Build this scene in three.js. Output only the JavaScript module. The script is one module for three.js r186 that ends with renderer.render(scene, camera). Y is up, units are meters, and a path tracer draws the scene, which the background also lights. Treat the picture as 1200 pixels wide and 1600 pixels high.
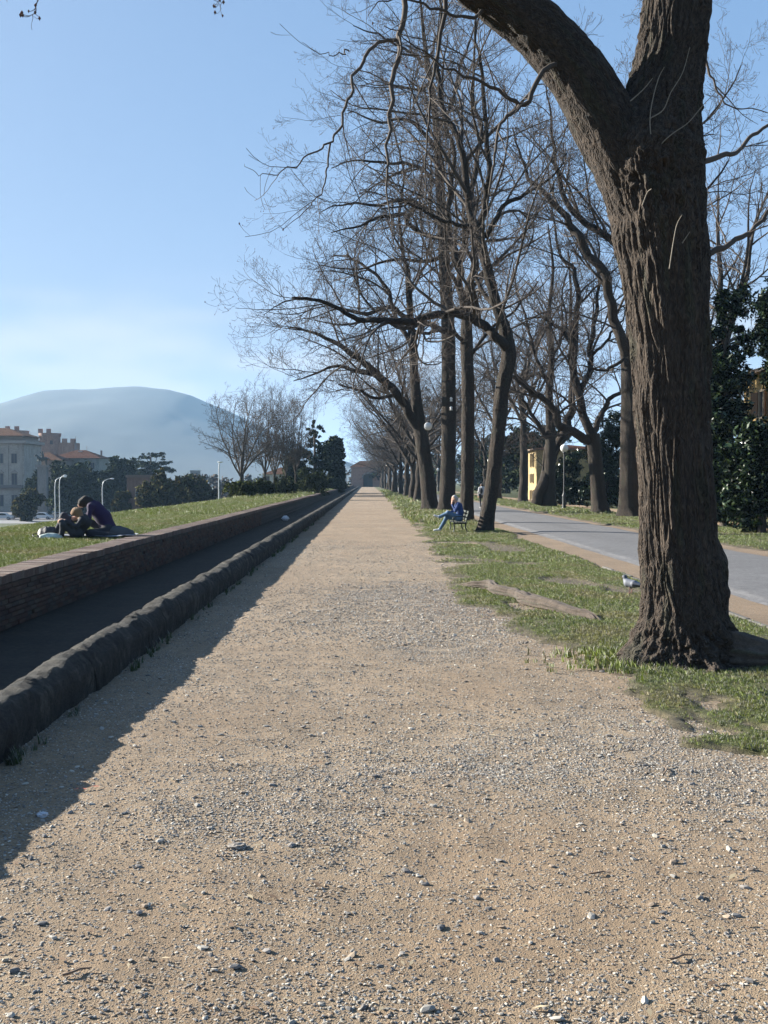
import * as THREE from 'three';
import { mergeGeometries } from 'three/addons/utils/BufferGeometryUtils.js';

// ---------------------------------------------------------------- camera, sky, sun, exposure
const scene = new THREE.Scene();
const F = 1640, EYE = 1.9;
const camera = new THREE.PerspectiveCamera(2 * Math.atan(800 / F) * 180 / Math.PI, 0.75, 0.1, 12000);
camera.position.set(0, EYE, 0);
camera.rotation.order = 'YXZ';
camera.rotation.y = -Math.atan(27 / F);
camera.rotation.x = -Math.atan(47.5 / F);
camera.updateMatrixWorld();

const SUN_AZ = 55 * Math.PI / 180, SUN_EL = 18.6 * Math.PI / 180;      // to the left of straight ahead, low
const sunDir = new THREE.Vector3(-Math.sin(SUN_AZ) * Math.cos(SUN_EL), Math.sin(SUN_EL), -Math.cos(SUN_AZ) * Math.cos(SUN_EL));
const sun = new THREE.DirectionalLight(new THREE.Color().setRGB(1.0, 0.95, 0.86), 5.0);
sun.position.copy(sunDir).multiplyScalar(300);
sun.target.position.set(0, 0, -60);
sun.castShadow = true;
sun.shadow.mapSize.set(4096, 4096);
Object.assign(sun.shadow.camera, { left: -160, right: 160, top: 160, bottom: -160, near: 1, far: 900 });
sun.shadow.radius = 1;
scene.add(sun, sun.target);

const renderer = new THREE.WebGLRenderer({ antialias: true });
renderer.toneMapping = THREE.LinearToneMapping;
renderer.toneMappingExposure = 3.7;
renderer.shadowMap.enabled = true;
const col0 = (r, g, b) => new THREE.Color().setRGB(r, g, b);
scene.fog = new THREE.FogExp2(col0(0.42, 0.67, 0.95), 0.00016);

// ---------------------------------------------------------------- numbers
function rngOf(seed) { let s = seed >>> 0; return () => { s = (s + 0x6D2B79F5) | 0; let t = Math.imul(s ^ (s >>> 15), 1 | s); t = (t + Math.imul(t ^ (t >>> 7), 61 | t)) ^ t; return ((t ^ (t >>> 14)) >>> 0) / 4294967296; }; }
const hash3 = (x, y, z) => { let h = Math.imul(x, 374761393) + Math.imul(y, 668265263) + Math.imul(z, 2147483647 ^ 0x5bd1e995); h = Math.imul(h ^ (h >>> 13), 1274126177); return ((h ^ (h >>> 16)) >>> 0) / 4294967296; };
const sm = (t) => t * t * (3 - 2 * t);
const lerp = (a, b, t) => a + (b - a) * t;
const clamp = (x, a = 0, b = 1) => Math.min(b, Math.max(a, x));
const sstep = (a, b, x) => sm(clamp((x - a) / (b - a)));
function vnoise(x, y, z = 0) {
  const xi = Math.floor(x), yi = Math.floor(y), zi = Math.floor(z), u = sm(x - xi), v = sm(y - yi), w = sm(z - zi);
  const l = (k) => lerp(lerp(hash3(xi, yi, k), hash3(xi + 1, yi, k), u), lerp(hash3(xi, yi + 1, k), hash3(xi + 1, yi + 1, k), u), v);
  return lerp(l(zi), l(zi + 1), w);
}
function fbm(x, y, z = 0, o = 4) { let s = 0, a = 0.5, n = 0; for (let i = 0; i < o; i++) { s += a * vnoise(x, y, z); n += a; a *= 0.5; x *= 2.03; y *= 2.03; z *= 2.03; } return s / n; }
const V = (x, y, z) => new THREE.Vector3(x, y, z);
const col = (r, g, b) => new THREE.Color().setRGB(r, g, b);
// a point of the place, from where it was measured in the photograph (1200 x 1600) and its distance ahead
const _q = new THREE.Quaternion().setFromEuler(new THREE.Euler(-Math.atan(47.5 / F), -Math.atan(27 / F), 0, 'YXZ')), SURVEY = V(0, EYE, 0);
function at(px, py, d) { const v = V((px - 600) / F, -(py - 800) / F, -1).applyQuaternion(_q); return v.multiplyScalar(-d / v.z).add(SURVEY); }

// ---------------------------------------------------------------- the sky: air, sun glow, thin cirrus near the horizon
{
  const W = 1024, H = 512, data = new Float32Array(W * H * 4), E = 3.7;
  for (let j = 0; j < H; j++) for (let i = 0; i < W; i++) {
    const el = ((j + 0.5) / H - 0.5) * Math.PI, az = ((i + 0.5) / W - 0.5) * 2 * Math.PI;
    const d = V(Math.cos(el) * Math.cos(az), Math.sin(el), Math.cos(el) * Math.sin(az));
    const ang = Math.acos(clamp(d.dot(sunDir), -1, 1)) * 180 / Math.PI;
    const s = Math.max(0, Math.sin(el));
    const a = 1 - Math.exp(-s / 0.11), b = 1 - Math.exp(-s / 0.5);
    let r = lerp(lerp(0.86, 0.30, a), 0.05, b), g = lerp(lerp(0.91, 0.55, a), 0.17, b), bl = lerp(lerp(0.96, 0.90, a), 0.44, b);
    const glow = 0.42 * Math.exp(-ang / 17) + 0.30 * Math.exp(-ang / 38);
    r += glow * 1.0; g += glow * 0.97; bl += glow * 0.88;
    // cirrus streaks
    const ell = el * 180 / Math.PI;
    const band = sstep(1.0, 4.0, ell) * (1 - sstep(7.5, 11.5, ell));
    const azd = az * 180 / Math.PI;
    const n = fbm(Math.cos(az) * 7 + ell * 0.10, Math.sin(az) * 7 + ell * 0.12, ell * 0.62, 5);
    const c = sstep(0.46, 0.74, n) * band * 0.42;
    r = lerp(r, 0.97, c); g = lerp(g, 0.97, c); bl = lerp(bl, 0.98, c);
    const k = (j * W + i) * 4;
    data[k] = r / E; data[k + 1] = g / E; data[k + 2] = bl / E; data[k + 3] = 1;
  }
  const t = new THREE.DataTexture(data, W, H, THREE.RGBAFormat, THREE.FloatType);
  t.mapping = THREE.EquirectangularReflectionMapping; t.magFilter = t.minFilter = THREE.LinearFilter; t.needsUpdate = true;
  scene.background = t; scene.environment = t;
}

// ---------------------------------------------------------------- helpers
const taken = new Map();
function numbered(n) { const k = taken.get(n) ?? 0; taken.set(n, k + 1); return k ? `${n}_${String(k).padStart(3, '0')}` : n; }
function tag(o, label, category, group) { o.userData.label = label; o.userData.category = category; if (group) o.userData.group = group; return o; }
function group(name, label, category, grp, pos) { const g = new THREE.Group(); g.name = numbered(name); if (pos) g.position.copy(pos); scene.add(g); tag(g, label, category, grp); return g; }
function mesh(name, geo, mat, parent = scene) { const m = new THREE.Mesh(geo, mat); m.name = parent === scene ? numbered(name) : name; m.castShadow = m.receiveShadow = true; parent.add(m); return m; }
function struct(name, geo, mat, label) { const m = mesh(name, geo, mat); m.userData.kind = 'structure'; if (label) m.userData.label = label; return m; }
function copyOf(o, label, pos, turn = 0, scale = 1) { const c = o.clone(); c.name = numbered(o.name.replace(/_\d{3}$/, '')); c.userData = { ...o.userData, label }; if (pos) c.position.copy(pos); c.rotation.y = turn; if (scale.isVector3) c.scale.copy(scale); else c.scale.setScalar(scale); scene.add(c); return c; }
const std = (c, roughness = 0.9, extra = {}) => new THREE.MeshStandardMaterial({ color: c, roughness, ...extra });

class GB {                                             // collects triangles into one geometry
  constructor() { this.p = []; this.n = []; this.u = []; this.c = []; this.i = []; }
  vert(x, y, z, nx, ny, nz, u = 0, v = 0, r = 1, g = 1, b = 1) { this.p.push(x, y, z); this.n.push(nx, ny, nz); this.u.push(u, v); this.c.push(r, g, b); return this.p.length / 3 - 1; }
  tri(a, b, c) { this.i.push(a, b, c); }
  build() {
    const g = new THREE.BufferGeometry();
    g.setAttribute('position', new THREE.Float32BufferAttribute(this.p, 3));
    g.setAttribute('normal', new THREE.Float32BufferAttribute(this.n, 3));
    g.setAttribute('uv', new THREE.Float32BufferAttribute(this.u, 2));
    g.setAttribute('color', new THREE.Float32BufferAttribute(this.c, 3));
    g.setIndex(this.i);
    return g;
  }
  get tris() { return this.i.length / 3; }
}
const _t = V(), _n = V(), _b = V(), _a = V(), _w = V();
function tube(gb, pts, radii, sides, tint = [1, 1, 1], cap = true) {
  const start = gb.p.length / 3; let vlen = 0;
  for (let k = 0; k < pts.length; k++) {
    const a = pts[Math.max(0, k - 1)], b = pts[Math.min(pts.length - 1, k + 1)];
    _t.subVectors(b, a).normalize();
    if (k === 0) { _a.set(Math.abs(_t.y) > 0.9 ? 1 : 0, Math.abs(_t.y) > 0.9 ? 0 : 1, 0); _n.crossVectors(_t, _a).normalize(); }
    else { _n.addScaledVector(_t, -_n.dot(_t)).normalize(); vlen += pts[k].distanceTo(pts[k - 1]); }
    _b.crossVectors(_t, _n);
    for (let s = 0; s <= sides; s++) {
      const th = s / sides * Math.PI * 2, c = Math.cos(th), si = Math.sin(th), r = radii[k];
      const nx = _n.x * c + _b.x * si, ny = _n.y * c + _b.y * si, nz = _n.z * c + _b.z * si;
      gb.vert(pts[k].x + nx * r, pts[k].y + ny * r, pts[k].z + nz * r, nx, ny, nz, s / sides * 6.283 * radii[0], vlen, ...tint);
    }
  }
  const w = sides + 1;
  for (let k = 0; k + 1 < pts.length; k++) for (let s = 0; s < sides; s++) { const q = start + k * w + s; gb.tri(q, q + 1, q + w); gb.tri(q + 1, q + w + 1, q + w); }
  if (cap && radii[radii.length - 1] > 0.004) { const e = pts[pts.length - 1], q = start + (pts.length - 1) * w, k = gb.vert(e.x, e.y, e.z, _t.x, _t.y, _t.z, 0, 0, ...tint); for (let s = 0; s < sides; s++) gb.tri(q + s, q + s + 1, k); }
}
function boxGeo(x0, x1, y0, y1, z0, z1, bev = 0) {
  if (!bev) { const g = new THREE.BoxGeometry(x1 - x0, y1 - y0, z1 - z0); g.translate((x0 + x1) / 2, (y0 + y1) / 2, (z0 + z1) / 2); return g; }
  const s = new THREE.Shape(), w = x1 - x0, h = y1 - y0; s.moveTo(bev, 0); s.lineTo(w - bev, 0); s.lineTo(w, bev); s.lineTo(w, h - bev); s.lineTo(w - bev, h); s.lineTo(bev, h); s.lineTo(0, h - bev); s.lineTo(0, bev); s.closePath();
  const g = new THREE.ExtrudeGeometry(s, { depth: z1 - z0 - 2 * bev, bevelEnabled: true, bevelThickness: bev, bevelSize: 0, bevelSegments: 1, steps: 1 }); g.translate(x0, y0, z0 + bev); return g;
}
function sheet(x0, x1, z0, z1, nx, nz, height, color, warpZ) {          // a ground sheet in world metres, uv in metres
  const gb = new GB();
  for (let j = 0; j <= nz; j++) for (let i = 0; i <= nx; i++) {
    const x = lerp(typeof x0 === 'function' ? 0 : x0, x1, i / nx), z = lerp(z0, z1, warpZ ? warpZ(j / nz) : j / nz), e = 0.05;
    const y = height(x, z), dx = (height(x + e, z) - height(x - e, z)) / (2 * e), dz = (height(x, z + e) - height(x, z - e)) / (2 * e), l = Math.hypot(dx, 1, dz);
    gb.vert(x, y, z, -dx / l, 1 / l, -dz / l, x, z, ...(color ? color(x, z) : [1, 1, 1]));
  }
  for (let j = 0; j < nz; j++) for (let i = 0; i < nx; i++) { const a = j * (nx + 1) + i; if (z1 < z0) { gb.tri(a, a + 1, a + nx + 1); gb.tri(a + 1, a + nx + 2, a + nx + 1); } else { gb.tri(a, a + nx + 1, a + 1); gb.tri(a + 1, a + nx + 1, a + nx + 2); } }
  return gb.build();
}
function tex(size, fn, srgb = true, rep = 1) {
  const d = new Uint8Array(size * size * 4);
  for (let j = 0; j < size; j++) for (let i = 0; i < size; i++) { const c = fn(i, j), k = (j * size + i) * 4; d[k] = c[0]; d[k + 1] = c[1]; d[k + 2] = c[2]; d[k + 3] = 255; }
  const t = new THREE.DataTexture(d, size, size); t.wrapS = t.wrapT = THREE.RepeatWrapping; t.magFilter = THREE.LinearFilter; t.minFilter = THREE.LinearMipmapLinearFilter; t.generateMipmaps = true; if (srgb) t.colorSpace = THREE.SRGBColorSpace; t.repeat.set(rep, rep); t.needsUpdate = true; return t;
}
// noise that tiles over `size` texels
function tileNoise(size, cells, seed) {
  const g = new Float32Array(cells * cells), r = rngOf(seed); for (let i = 0; i < g.length; i++) g[i] = r();
  return (i, j) => { const x = i / size * cells, y = j / size * cells, xi = Math.floor(x), yi = Math.floor(y), u = sm(x - xi), v = sm(y - yi), a = xi % cells, b = (xi + 1) % cells, c = (yi % cells) * cells, d = ((yi + 1) % cells) * cells; return lerp(lerp(g[c + a], g[c + b], u), lerp(g[d + a], g[d + b], u), v); };
}
const grainTex = (() => {                                // neutral grain used by most plain surfaces
  const S = 512, n1 = tileNoise(S, 128, 3), n2 = tileNoise(S, 24, 4), n3 = tileNoise(S, 256, 5), n4 = tileNoise(S, 7, 6);
  return (lo, hi, rep, srgb = true) => tex(S, (i, j) => { const v = 0.35 * n1(i, j) + 0.25 * n2(i, j) + 0.25 * n3(i, j) + 0.15 * n4(i, j), c = lerp(lo, hi, clamp((v - 0.2) / 0.6)) * 255; return [c, c, c]; }, srgb, rep);
})();
// ================================================================ GROUND
const rG = rngOf(11);
// sand and crushed stone: colour and relief from the same stamped chips
const [gravelMap, gravelBump] = (() => {
  const S = 2048, r = rngOf(21), hgt = new Float32Array(S * S), cr = new Float32Array(S * S * 3);
  const a = tileNoise(S, 512, 1), b = tileNoise(S, 64, 2), c = tileNoise(S, 12, 3), d = tileNoise(S, 1024, 9);
  for (let j = 0; j < S; j++) for (let i = 0; i < S; i++) {
    const k = j * S + i, v = 0.3 * a(i, j) + 0.3 * b(i, j) + 0.2 * c(i, j) + 0.2 * d(i, j);
    hgt[k] = 0.30 + 0.22 * v + 0.06 * d(i, j); const q = 0.78 + 0.40 * v;
    cr[3 * k] = 178 * q; cr[3 * k + 1] = 153 * q; cr[3 * k + 2] = 123 * q;
  }
  const tones = [[172, 166, 156], [150, 146, 140], [196, 186, 168], [128, 124, 120], [186, 165, 136], [160, 150, 136], [205, 196, 180], [112, 104, 98], [150, 122, 96]];
  for (let s = 0; s < 26000; s++) {
    const cx = r() * S, cy = r() * S, R = 2 + 6 * Math.pow(r(), 2.4), e = 0.45 + 0.5 * r(), th = r() * 6.283, co = Math.cos(th), si = Math.sin(th), t = tones[Math.floor(r() * tones.length)], q = 0.82 + 0.3 * r(), top = 0.55 + 0.4 * r() * Math.min(1, R / 6), M = Math.ceil(R) + 1;
    for (let y = -M; y <= M; y++) for (let x = -M; x <= M; x++) {
      const u = (x * co + y * si) / R, v = (-x * si + y * co) / (R * e), l = u * u + v * v + 0.25 * Math.sin(th * 9 + u * 5);
      if (l > 1) continue;
      const k = ((Math.floor(cy + y) + S) % S) * S + (Math.floor(cx + x) + S) % S;
      hgt[k] = Math.max(hgt[k], lerp(top, 0.45, Math.pow(Math.max(0, l), 2)));
      cr[3 * k] = t[0] * q; cr[3 * k + 1] = t[1] * q; cr[3 * k + 2] = t[2] * q;
    }
  }
  const rep = 1 / 2.7;
  return [tex(S, (i, j) => { const k = (j * S + i) * 3; return [clamp(cr[k], 0, 255), clamp(cr[k + 1], 0, 255), clamp(cr[k + 2], 0, 255)]; }, true, rep),
    tex(S, (i, j) => { const h = clamp(hgt[j * S + i]) * 255; return [h, h, h]; }, false, rep)];
})();
const gravelMat = new THREE.MeshStandardMaterial({ map: gravelMap, bumpMap: gravelBump, bumpScale: 0.02, roughness: 1, vertexColors: true });
const soilMat = new THREE.MeshStandardMaterial({ map: grainTex(0.55, 1, 1 / 0.9), roughness: 1, vertexColors: true, bumpMap: grainTex(0, 1, 1 / 0.5, false), bumpScale: 0.02 });

// how stony the path is (heaped chips in some places, bare trodden sand in others)
function stony(x, z) {
  let s = 0.16 + 0.5 * sstep(0.45, 0.7, fbm(x * 0.55 + 3, z * 0.4, 1.5, 4));
  const blob = (cx, cz, rx, rz, k) => { const u = (x - cx) / rx, v = (z - cz) / rz; s += k * Math.exp(-(u * u + v * v)); };
  blob(0.8, -7.3, 2.0, 1.0, 0.75); blob(-0.55, -5.9, 0.7, 0.7, 0.6); blob(2.0, -8.3, 1.0, 1.2, 0.5);
  blob(0.4, -15, 2.0, 3.4, 0.8); blob(0.6, -24, 1.5, 6, 0.5); blob(1.2, -12.5, 1.0, 1.5, 0.4);
  blob(0.7, -10.2, 1.6, 1.2, -0.35); blob(1.2, -4.9, 1.3, 0.8, -0.5); blob(-1.0, -4.2, 0.8, 0.6, -0.3);
  return clamp(s + 0.35 * (fbm(x * 2.2, z * 2.2, 7.7, 3) - 0.5));
}
const pathH = (x, z) => 0.05 * (fbm(x * 0.7, z * 0.5, 2.2, 3) - 0.5) + 0.022 * (fbm(x * 5, z * 5, 4.2, 3) - 0.5) * (z > -60 ? 1 : 0.3);
const pathC = (x, z) => {
  const s = stony(x, z), n = fbm(x * 1.3, z * 1.1, 9.1, 4), f = fbm(x * 9, z * 9, 3.1, 2);
  const k = (0.76 + 0.30 * n + 0.22 * (f - 0.5)) * 0.56;
  const dirt = sstep(0.52, 0.75, fbm(x * 0.5 + 9, z * 0.35, 5.5, 4));
  return [k * lerp(lerp(0.93, 1.08, s), 0.78, dirt * 0.5), k * lerp(lerp(0.90, 1.11, s), 0.70, dirt * 0.5), k * lerp(lerp(0.86, 1.12, s), 0.62, dirt * 0.5)];
};
struct('gravel_path', sheet(-2.75, 3.4, 4, -460, 110, 560, pathH, pathC, (t) => Math.pow(t, 2.3) * 0.97 + t * 0.03), gravelMat, 'sandy gravel path running straight to the arched gate');

// the wide ground: rampart top, its grassy outer slope on the left, and the lower town level
function groundY(x) { if (x > -5.05) return -0.10; if (x > -9.6) return 0.62; if (x > -32) { const t = (-9.6 - x) / 22.4; return lerp(0.62, -6.5, sm(clamp(t * 0.92 + 0.04)) ); } return -6.5; }
{
  const xs = [-7000, -3000, -900, -400, -200, -100, -60, -40, -32, -28, -24, -20, -17, -14.5, -12.5, -11, -9.6, -7, -5.1, -5.0, 0, 20, 50, 150, 600, 3000, 7000], zs = [300, 60, 10]; for (let z = -5; z > -260; z -= 6) zs.push(z); zs.push(-320, -450, -700, -1500, -3500, -7000);
  const gb = new GB();
  for (const z of zs) for (const x of xs) {
    const n = fbm(x * 0.05, z * 0.05, 3, 3), lo = x < -30 ? 1 : 0, d = (groundY(x + 0.3) - groundY(x - 0.3)) / 0.6, l = Math.hypot(d, 1);
    gb.vert(x, groundY(x), z, Math.abs(d) > 1 ? 0 : -d / l, Math.abs(d) > 1 ? 1 : 1 / l, 0, x, z, lerp(0.08, 0.11, n), lerp(0.11, 0.125, n), lerp(0.03, 0.045, n));
  }
  for (let j = 0; j + 1 < zs.length; j++) for (let i = 0; i + 1 < xs.length; i++) { const a = j * xs.length + i, w = xs.length; gb.tri(a, a + 1, a + w); gb.tri(a + 1, a + w + 1, a + w); }
  struct('ground', gb.build(), soilMat);
}
// the lawn behind the brick wall
const lawnH = (x, z) => groundY(Math.min(x, -5.2)) + 0.03 + 0.10 * (fbm(x * 0.5, z * 0.35, 6, 3) - 0.5) * sstep(-5.2, -6.2, x) + 0.03 * (fbm(x * 4, z * 4, 1, 2) - 0.5);
const grassTone = (x, z, k = 1) => { const n = fbm(x * 0.9, z * 0.6, 4, 4), b = sstep(0.52, 0.72, fbm(x * 1.7 + 5, z * 1.3, 8, 4)); k *= 0.58; return [k * lerp(lerp(0.145, 0.19, n), 0.28, b * 0.6), k * lerp(lerp(0.18, 0.225, n), 0.22, b * 0.6), k * lerp(0.02, 0.10, b * 0.6)]; };
struct('lawn', sheet(-20, -5.14, 0, -300, 46, 240, lawnH, (x, z) => grassTone(x, z), (t) => 0.1 * t + 0.9 * t * t), soilMat, 'bright green lawn sloping away behind the low brick wall');

// the verge under the trees: its ragged edge against the gravel
const EDGE = [[4, 4.2], [-4.6, 3.7], [-6, 2.75], [-7.2, 2.1], [-9, 1.9], [-10.6, 2.3], [-12.4, 2.1], [-14.5, 1.8], [-17, 1.5], [-19, 1.55], [-24, 1.85], [-30, 1.9], [-40, 1.95], [-70, 2.1], [-160, 2.5], [-460, 2.7]];
function edgeX(z) { let k = 0; while (k + 2 < EDGE.length && EDGE[k + 1][0] > z) k++; const [a, xa] = EDGE[k], [b, xb] = EDGE[k + 1]; return lerp(xa, xb, clamp((z - a) / (b - a))); }
function vergeMask(x, z) {                                // 0 bare gravel, 1 full turf
  const far = clamp((-z - 9) / 4), e = edgeX(z) + (fbm(z * 0.55, 3.3, 2, 3) - 0.5) * 1.1 + (fbm(x * 2.5, z * 2.0, 5, 3) - 0.5) * 0.9;
  let m = sstep(-0.3, 0.6, x - e);
  const bare = sstep(0.60, 0.70, fbm(x * 0.8 + 2, z * 0.5, 12, 4));
  m *= 1 - 0.75 * bare;
  if (z > -9.6) m *= lerp(1, 0.15 + 0.85 * sstep(0.42, 0.62, fbm(x * 2.4, z * 2.4, 15, 4)), clamp((z + 9.9) / 0.8));
  const dt = Math.hypot(x - 3.3, z + 10.9); m *= sstep(0.45, 0.8, dt);
  return m * (1 - sstep(5.0, 5.35, x + 0.5 * (fbm(z * 0.7, 1.1, 4, 3) - 0.5)));
}
struct('grass_verge', sheet(0.9, 5.6, 0, -460, 84, 560, (x, z) => pathH(x, z) - 0.05 + 0.085 * sstep(0.02, 0.5, vergeMask(x, z)), (x, z) => { const m = vergeMask(x, z), g = grassTone(x, z), n = 0.8 + 0.5 * fbm(x * 6, z * 6, 2, 3), k = sstep(0.25, 0.8, m); return [lerp(0.18 * n, g[0], k), lerp(0.145 * n, g[1], k), lerp(0.095 * n, g[2], k)]; }, (t) => 0.12 * t + 0.88 * t * t * t), soilMat, 'ragged grass strip between the gravel path and the road');

// road, dirt shoulders, far verge, footpath
const roadMat = new THREE.MeshStandardMaterial({ map: grainTex(0.72, 1.0, 1 / 1.4), bumpMap: grainTex(0, 1, 1 / 0.4, false), bumpScale: 0.004, roughness: 0.92, vertexColors: true });
struct('dirt_shoulder', sheet(4.7, 11.6, 4, -460, 60, 300, (x, z) => 0.35 * pathH(x, z) - 0.012, (x, z) => { const n = fbm(x * 1.1, z * 0.9, 3, 4); return [0.35 + 0.18 * n, 0.33 + 0.18 * n, 0.31 + 0.18 * n]; }, (t) => 0.1 * t + 0.9 * t * t), gravelMat, 'pale gravelly dirt strip along both road edges');
struct('asphalt_road', sheet(6.15, 10.15, 4, -460, 24, 240, (x, z) => 0.035 + 0.03 * (1 - ((x - 8.15) / 2) ** 2) + 0.01 * (fbm(x, z * 0.5, 8, 2) - 0.5) - 0.05 * sstep(1.75, 2.0, Math.abs(x - 8.15) + 0.25 * (fbm(z * 0.8, x > 8 ? 3 : 9, 1, 3) - 0.5)), (x, z) => { const n = 0.86 + 0.25 * fbm(x * 0.9, z * 0.25, 4, 4); const st = sstep(0.55, 0.7, fbm(x * 2.1, z * 0.12, 6, 3)) * 0.10; return [(0.16 - 0.2 * st) * n, (0.157 - 0.2 * st) * n, (0.158 - 0.2 * st) * n]; }, (t) => 0.1 * t + 0.9 * t * t), roadMat, 'grey asphalt avenue between the two rows of trees');
const verge2M = (x, z) => sstep(10.5, 11.1, x + 0.8 * (fbm(z * 0.6, 2.2, 1, 3) - 0.5)) * (1 - sstep(14.6, 15.1, x)) * (1 - 0.8 * sstep(0.55, 0.68, fbm(x * 0.7, z * 0.4, 31, 3)));
struct('far_verge', sheet(10.2, 15.3, 0, -460, 30, 260, (x, z) => -0.03 + 0.08 * sstep(0.05, 0.5, verge2M(x, z)), (x, z) => { const m = sstep(0.2, 0.8, verge2M(x, z)), g = grassTone(x, z); return [lerp(0.17, g[0], m), lerp(0.135, g[1], m), lerp(0.09, g[2], m)]; }, (t) => 0.1 * t + 0.9 * t * t), soilMat, 'grass strip on the far side of the road');
struct('footpath', sheet(15.0, 16.8, 4, -300, 8, 120, (x, z) => 0.03 + 0.02 * fbm(x, z, 2, 2), (x, z) => { const n = fbm(x, z * 0.5, 6, 3); return [0.46 + 0.2 * n, 0.42 + 0.2 * n, 0.36 + 0.18 * n]; }), gravelMat, 'narrow pale footpath beyond the far tree row');
struct('garden_lawn', sheet(16.7, 70, 4, -300, 40, 80, (x, z) => 0.0 + 0.05 * fbm(x * 0.3, z * 0.3, 2, 2), (x, z) => grassTone(x * 0.5, z * 0.5, 0.9)), soilMat);
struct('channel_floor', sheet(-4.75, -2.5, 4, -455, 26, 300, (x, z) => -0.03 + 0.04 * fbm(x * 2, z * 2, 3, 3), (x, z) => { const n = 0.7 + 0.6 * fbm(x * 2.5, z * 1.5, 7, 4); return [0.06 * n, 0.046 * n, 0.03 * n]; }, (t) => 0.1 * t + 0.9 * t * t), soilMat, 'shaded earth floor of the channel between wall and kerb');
// lower town level on the left: a road and a parking area
struct('lower_road', sheet(-420, -34, -211, -228, 20, 4, () => -6.47, (x, z) => { const n = 0.85 + 0.3 * fbm(x * 0.3, z, 4, 3); return [0.24 * n, 0.24 * n, 0.245 * n]; }), roadMat, 'pale street at the foot of the slope');
struct('parking_ground', sheet(-420, -34, -228.5, -300, 20, 8, () => -6.46, (x, z) => { const n = 0.85 + 0.3 * fbm(x * 0.3, z, 4, 3); return [0.12 * n, 0.12 * n, 0.125 * n]; }), roadMat, 'dark parking area beside the street');

// ---- loose chips on the path, grass blades, litter (uncountable)
function chip(seed) {
  const g = new THREE.IcosahedronGeometry(1, 0), r = rngOf(seed), p = g.attributes.position, m = new Map();
  for (let i = 0; i < p.count; i++) { const k = [p.getX(i), p.getY(i), p.getZ(i)].map((v) => v.toFixed(2)).join(); if (!m.has(k)) m.set(k, 0.65 + 0.6 * r()); const s = m.get(k); p.setXYZ(i, p.getX(i) * s, p.getY(i) * s * 0.55, p.getZ(i) * s * 0.75); }
  g.computeVertexNormals(); return g;
}
function scatter(name, geo, mat, list, label) {             // list: [x, y, z, sx, sy, sz, turn, tilt, color]
  const im = new THREE.InstancedMesh(geo, mat, list.length), m = new THREE.Matrix4(), q = new THREE.Quaternion(), e = new THREE.Euler(), c = new THREE.Color();
  list.forEach((o, i) => { e.set(o[7], o[6], o[7] * 0.7); q.setFromEuler(e); m.compose(V(o[0], o[1], o[2]), q, V(o[3], o[4], o[5])); im.setMatrixAt(i, m); im.setColorAt(i, c.setRGB(...o[8])); });
  im.name = numbered(name); im.castShadow = im.receiveShadow = true; im.userData.kind = 'stuff'; im.userData.label = label; scene.add(im); return im;
}
const chipTones = [[0.30, 0.28, 0.245], [0.23, 0.21, 0.19], [0.36, 0.33, 0.28], [0.26, 0.20, 0.145], [0.15, 0.14, 0.13], [0.42, 0.385, 0.325], [0.31, 0.24, 0.17], [0.25, 0.235, 0.21]];
{
  const lists = [[], [], []];
  const bands = [[3.3, 7, 8200], [7, 12, 4600], [12, 20, 1900], [20, 34, 560]];
  for (const [d0, d1, dens] of bands) {
    const n = Math.floor(dens * (d1 - d0) * 5.2);
    for (let i = 0; i < n; i++) {
      const z = -lerp(d0, d1, rG()), x = -2.5 + 5.4 * rG();
      if (x > 0.42 * -z + 0.4 || x < -0.40 * -z - 0.4) continue;
      const s = stony(x, z); if (rG() > 0.10 + 0.90 * s * s) continue;
      if (vergeMask(x, z) > 0.5 && rG() > 0.2) continue;
      const big = rG() < 0.012 ? 2.2 : 1, R = (0.003 + 0.0062 * Math.pow(rG(), 2.2)) * big * (d0 > 10 ? 1.5 : 1), t = chipTones[Math.floor(rG() * chipTones.length)], k = 0.8 + 0.4 * rG();
      lists[i % 3].push([x, pathH(x, z) + R * 0.25, z, R * (0.8 + 0.7 * rG()), R * (0.6 + 0.5 * rG()), R * (0.8 + 0.6 * rG()), rG() * 6.28, (rG() - 0.5) * 0.7, t.map((v) => v * k)]);
    }
  }
  // some larger stones lying on the sand
  for (let i = 0; i < 520; i++) { const z = -lerp(3.4, 11, rG()), x = -2.4 + 4.8 * rG(), R = 0.010 + 0.016 * Math.pow(rG(), 2.5), t = chipTones[Math.floor(rG() * 5)], k = 0.8 + 0.3 * rG(); lists[i % 3].push([x, pathH(x, z) + R * 0.25, z, R * 1.2, R * 0.8, R, rG() * 6.28, (rG() - 0.5) * 0.4, t.map((v) => v * k)]); }
  const cm = std(0xffffff, 0.95);
  lists.forEach((l, i) => scatter('gravel', chip(40 + i), cm, l, 'loose grey and tan stone chips on the path'));
}
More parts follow.
